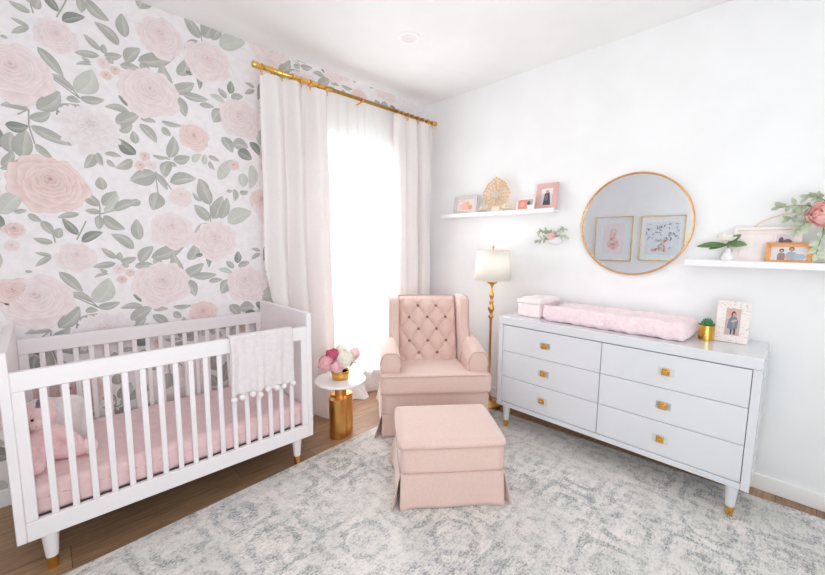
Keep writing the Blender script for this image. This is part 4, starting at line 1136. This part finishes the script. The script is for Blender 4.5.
# right ledge ------------------------------------------------------
va = thing('bud_vase', 'small white bud vase holding a magnolia on the lower ledge', 'vase', (2.935, .325, z2))
m = MB(); m.lathe([(0, 0), (.026, 0), (.031, .006), (.032, .03), (.024, .052), (.013, .066), (.013, .078), (.016, .084), (.012, .084), (.010, .07), (0, .06)], n=28); m.build('vessel', M['marble'], va)
mg = thing('magnolia', 'white magnolia bloom with dark green leaves in the bud vase', 'flower', (2.935, .325, z2 + .064))
m = MB(); m.tube([(0, 0, 0), (-.004, .004, .03), (-.012, .012, .05)], .0028, 6); m.build('stem', M['stem'], mg)
m = MB(); c = Vector((-.012, .016, .060))
for k, (n, r, el) in enumerate(((6, .068, 25), (5, .052, 55))):
    for i in range(n):
        a = 2 * pi * i / n + k * .5; d = Vector((cos(a) * cos(radians(el)), sin(a) * cos(radians(el)), sin(radians(el))))
        leafshape(m, c, c + d * r, .026, -.012 - .004 * k, 8, fold=.35)
m.build('petals', M['petw'], mg)
m = MB(); m.ball(tuple(c + Vector((-.006, 0, .012))), (.007, .007, .012), 10, 8); m.build('pistil', M['petc'], mg)
for (e, w_) in (((-.03, .150, .028), .020), ((-.04, -.085, .040), .022), ((.0, -.050, .100), .020), ((-.03, .09, .012), .016)):
    m = MB(); leafshape(m, (-.008, .006, .040), e, w_, .006, 9, nrm=Vector((-.9, .1, .5))); m.build('leaf', M['leafd'], mg)
def d_note(P, w, h):
    P.rect(-w / 2, w / 2, -h / 2, h / 2, (244, 232, 230))
    P.rect(-w * .46, w * .12, -h * .42, h * .38, (240, 224, 222)); P.rect(-w * .44, w * .10, -h * .40, h * .36, (246, 236, 234))
    P.rect(w * .16, w * .44, 0, h * .36, (226, 214, 218)); P.rect(w * .16, w * .44, 0, h * .14, (206, 186, 196)); P.ell(w * .24, h * .16, w * .04, h * .11, (120, 100, 124)); P.ell(w * .34, h * .12, w * .07, h * .09, (140, 110, 126))
photo_frame('photo_frame', 'large off-white landscape frame with a small photo on the lower ledge', (2.945, .165, z2), .285, .205, .016, .016, M['whitefr'], M['whitefr'], d_note, 7)
def d_couple(P, w, h):
    P.rect(-w / 2, w / 2, -h / 2, h / 2, (226, 222, 224))
    person_shapes(P, -w * .20, -h / 2, h * .86, (160, 140, 146), (216, 160, 140), (70, 46, 42), .24)
    person_shapes(P, w * .08, -h / 2, h * 1.0, (166, 182, 198), (214, 158, 136), (150, 110, 80), .26)
    P.ell(w * .30, -h * .25, w * .18, h * .24, (176, 192, 206)); P.ell(-w * .02, -h * .3, w * .10, h * .12, (214, 170, 156))
def scrolls(wid, hgt, bw):
    def f(m, R_):
        pts = []
        per = [(-wid / 2 + bw / 2, bw / 2), (wid / 2 - bw / 2, bw / 2), (wid / 2 - bw / 2, hgt - bw / 2), (-wid / 2 + bw / 2, hgt - bw / 2)]
        for (p, q) in zip(per, per[1:] + per[:1]):
            n = max(3, int(math.hypot(q[0] - p[0], q[1] - p[1]) / .013))
            for i in range(n):
                a = p[0] + (q[0] - p[0]) * i / n; b = p[1] + (q[1] - p[1]) * i / n; s_ = 1 if i % 2 else -1
                m.tube([tuple(R_ @ Vector((-.013, -(a + s_ * .0095 * (1 - t / 7) * cos(t)), b + .0095 * (1 - t / 7) * sin(t)))) for t in [k * .7 for k in range(9)]], .0026, 5)
    return f
photo_frame('photo_frame', 'ornate antique gold frame with a photo of a smiling couple', (2.908, .068, z2), .185, .118, .022, .012, metal('antique_gold', (236, 178, 124), .35), M['whitefr'], d_couple, 8, deco=scrolls(.185, .118, .022))
# floral hoop
hp = thing('floral_hoop', 'thin oval gold hoop wreath standing behind the frames on the lower ledge', 'wreath', (2.975, .02, z2))
m = MB(); m.tube([(0, .225 * cos(t), .1435 + .141 * sin(t)) for t in [2 * pi * i / 72 for i in range(72)]], .0022, 8, True); m.build('hoop', M['paleg'], hp)
gx = 2.945
flower('peony', 'large coral pink peony on the floral hoop', 'flower', M['petc'], (2.895, -.045, 1.612), .052, 34, (gx, -.06, 1.60), 51, up=(-1, .2, .2))
sp = [((gx, -.03, 1.640), [(0, 0, 0), (-.02, .05, .025), (-.03, .10, .030), (-.03, .155, .018)], 'eucalyptus sprig pointing left at the top of the hoop'),
      ((gx, -.03, 1.630), [(0, 0, 0), (-.03, .03, .0), (-.04, .07, -.010), (-.04, .11, -.035)], 'eucalyptus sprig sloping down left beside the peony'),
      ((gx, -.06, 1.65), [(0, 0, 0), (-.02, .02, .04), (-.03, .05, .055), (-.03, .08, .060)], 'eucalyptus sprig rising above the peony'),
      ((gx, -.08, 1.64), [(0, 0, 0), (-.02, -.03, .03), (-.03, -.08, .04), (-.03, -.13, .02)], 'eucalyptus sprig right of the peony'),
      ((gx, -.05, 1.56), [(0, 0, 0), (-.05, .0, -.05), (-.06, .01, -.10), (-.06, .015, -.15)], 'eucalyptus sprig hanging below the peony'),
      ((gx, -.08, 1.55), [(0, 0, 0), (-.05, -.02, -.05), (-.06, -.02, -.11), (-.06, -.015, -.17)], 'second eucalyptus sprig hanging at the far right edge'),
      ((gx, -.02, 1.60), [(0, 0, 0), (-.05, .03, -.02), (-.06, .06, -.05), (-.06, .065, -.07)], 'short sprig between the peony and the ornate frame')]
for i, (r0, pth, lab) in enumerate(sp):
    sprig(lab, r0, pth, .0105, .044, 60 + i, n=15)

# ------------------------------------------------------------------ light
W_ = bpy.data.worlds.new('daylight'); SC.world = W_; W_.use_nodes = True
W_.node_tree.nodes['Background'].inputs[0].default_value = (.93, .985, 1, 1); W_.node_tree.nodes['Background'].inputs[1].default_value = .58
def area(name, loc, tgt, sx, sy, e, col=(1, 1, 1)):
    l = bpy.data.lights.new(name, 'AREA'); l.shape = 'RECTANGLE'; l.size = sx; l.size_y = sy; l.energy = e; l.color = col
    o = bpy.data.objects.new(name, l); COL.objects.link(o); o.location = loc
    o.rotation_euler = (Vector(tgt) - Vector(loc)).to_track_quat('-Z', 'Y').to_euler(); return o
area('window_daylight', (2.15, 3.35, 1.5), (2.1, 2.0, 1.0), 1.2, 1.8, 150, (.97, 1, 1))
area('ceiling_fill', (.1, -.4, 1.05), (1.3, 1.2, 2.87), 2.0, 1.4, 28, (.93, .985, 1))  # added fill low behind the camera, aimed up to brighten the ceiling
area('room_fill', (-.4, -1.5, 2.0), (1.4, 2.6, .9), 2.0, 1.5, 22, (.93, .985, 1))  # added soft fill high behind the camera, aimed at the room corner
area('overhead_fill', (1.0, .3, 2.80), (1.1, .6, 0), 2.2, 2.2, 9, (.93, .985, 1))  # added unseen panel below the ceiling, fills the room from above

l = bpy.data.lights.new('lamp_glow', 'POINT'); l.energy = .35; l.shadow_soft_size = .04; l.color = (1, .93, .82); o = bpy.data.objects.new('lamp_glow', l); COL.objects.link(o); o.location = (2.802, 1.885, 1.30)
# ------------------------------------------------------------------ camera
F_, P_, A_, R_ = 381.3, .1152, .7989, .010
cam = bpy.data.cameras.new('camera'); cam.sensor_fit = 'HORIZONTAL'; cam.sensor_width = 36; cam.lens = 36 * F_ / 825; cam.clip_start = .02
co = bpy.data.objects.new('camera', cam); COL.objects.link(co); SC.camera = co
fw = Vector((cos(A_) * cos(P_), sin(A_) * cos(P_), -sin(P_))); rt = Vector((sin(A_), -cos(A_), 0)); up = rt.cross(fw)
r2 = rt * cos(R_) + up * sin(R_); u2 = up * cos(R_) - rt * sin(R_)
mt_ = Matrix((r2, u2, -fw)).transposed().to_4x4(); mt_.translation = Vector((0, 0, 1.446)); co.matrix_world = mt_
SC.view_settings.view_transform = 'Standard'; SC.view_settings.look = 'None'
SC.view_settings.exposure = 0.06; SC.view_settings.gamma = 1.0
SC.cycles.max_bounces = 12; SC.cycles.diffuse_bounces = 8; SC.cycles.transparent_max_bounces = 24; SC.cycles.sample_clamp_indirect = 6
# repeats share a group phrase
for o in list(COL.objects):
    if o.parent is None and 'label' in o and 'group' not in o:
        n = o.name.split('.')[0]; l = o['label']
        if n == 'window_curtain': o['group'] = 'cream drapes either side of the window'
        elif n == 'picture_ledge': o['group'] = 'white picture ledges on the right wall'
        elif n == 'framed_print': o['group'] = 'framed prints reflected in the mirror'
        elif n == 'photo_frame' and 'upper ledge' in l or 'pink frame' in l: o['group'] = 'photo frames on the upper ledge'
        elif n == 'photo_frame' and ('lower ledge' in l or 'couple' in l): o['group'] = 'photo frames on the lower ledge'
        elif n == 'peony' and 'hoop' not in l: o['group'] = 'peonies in the gold pot'
        elif n == 'eucalyptus_sprig': o['group'] = 'greenery in the wall planter' if 'planter' in l else 'greenery on the floral hoop'
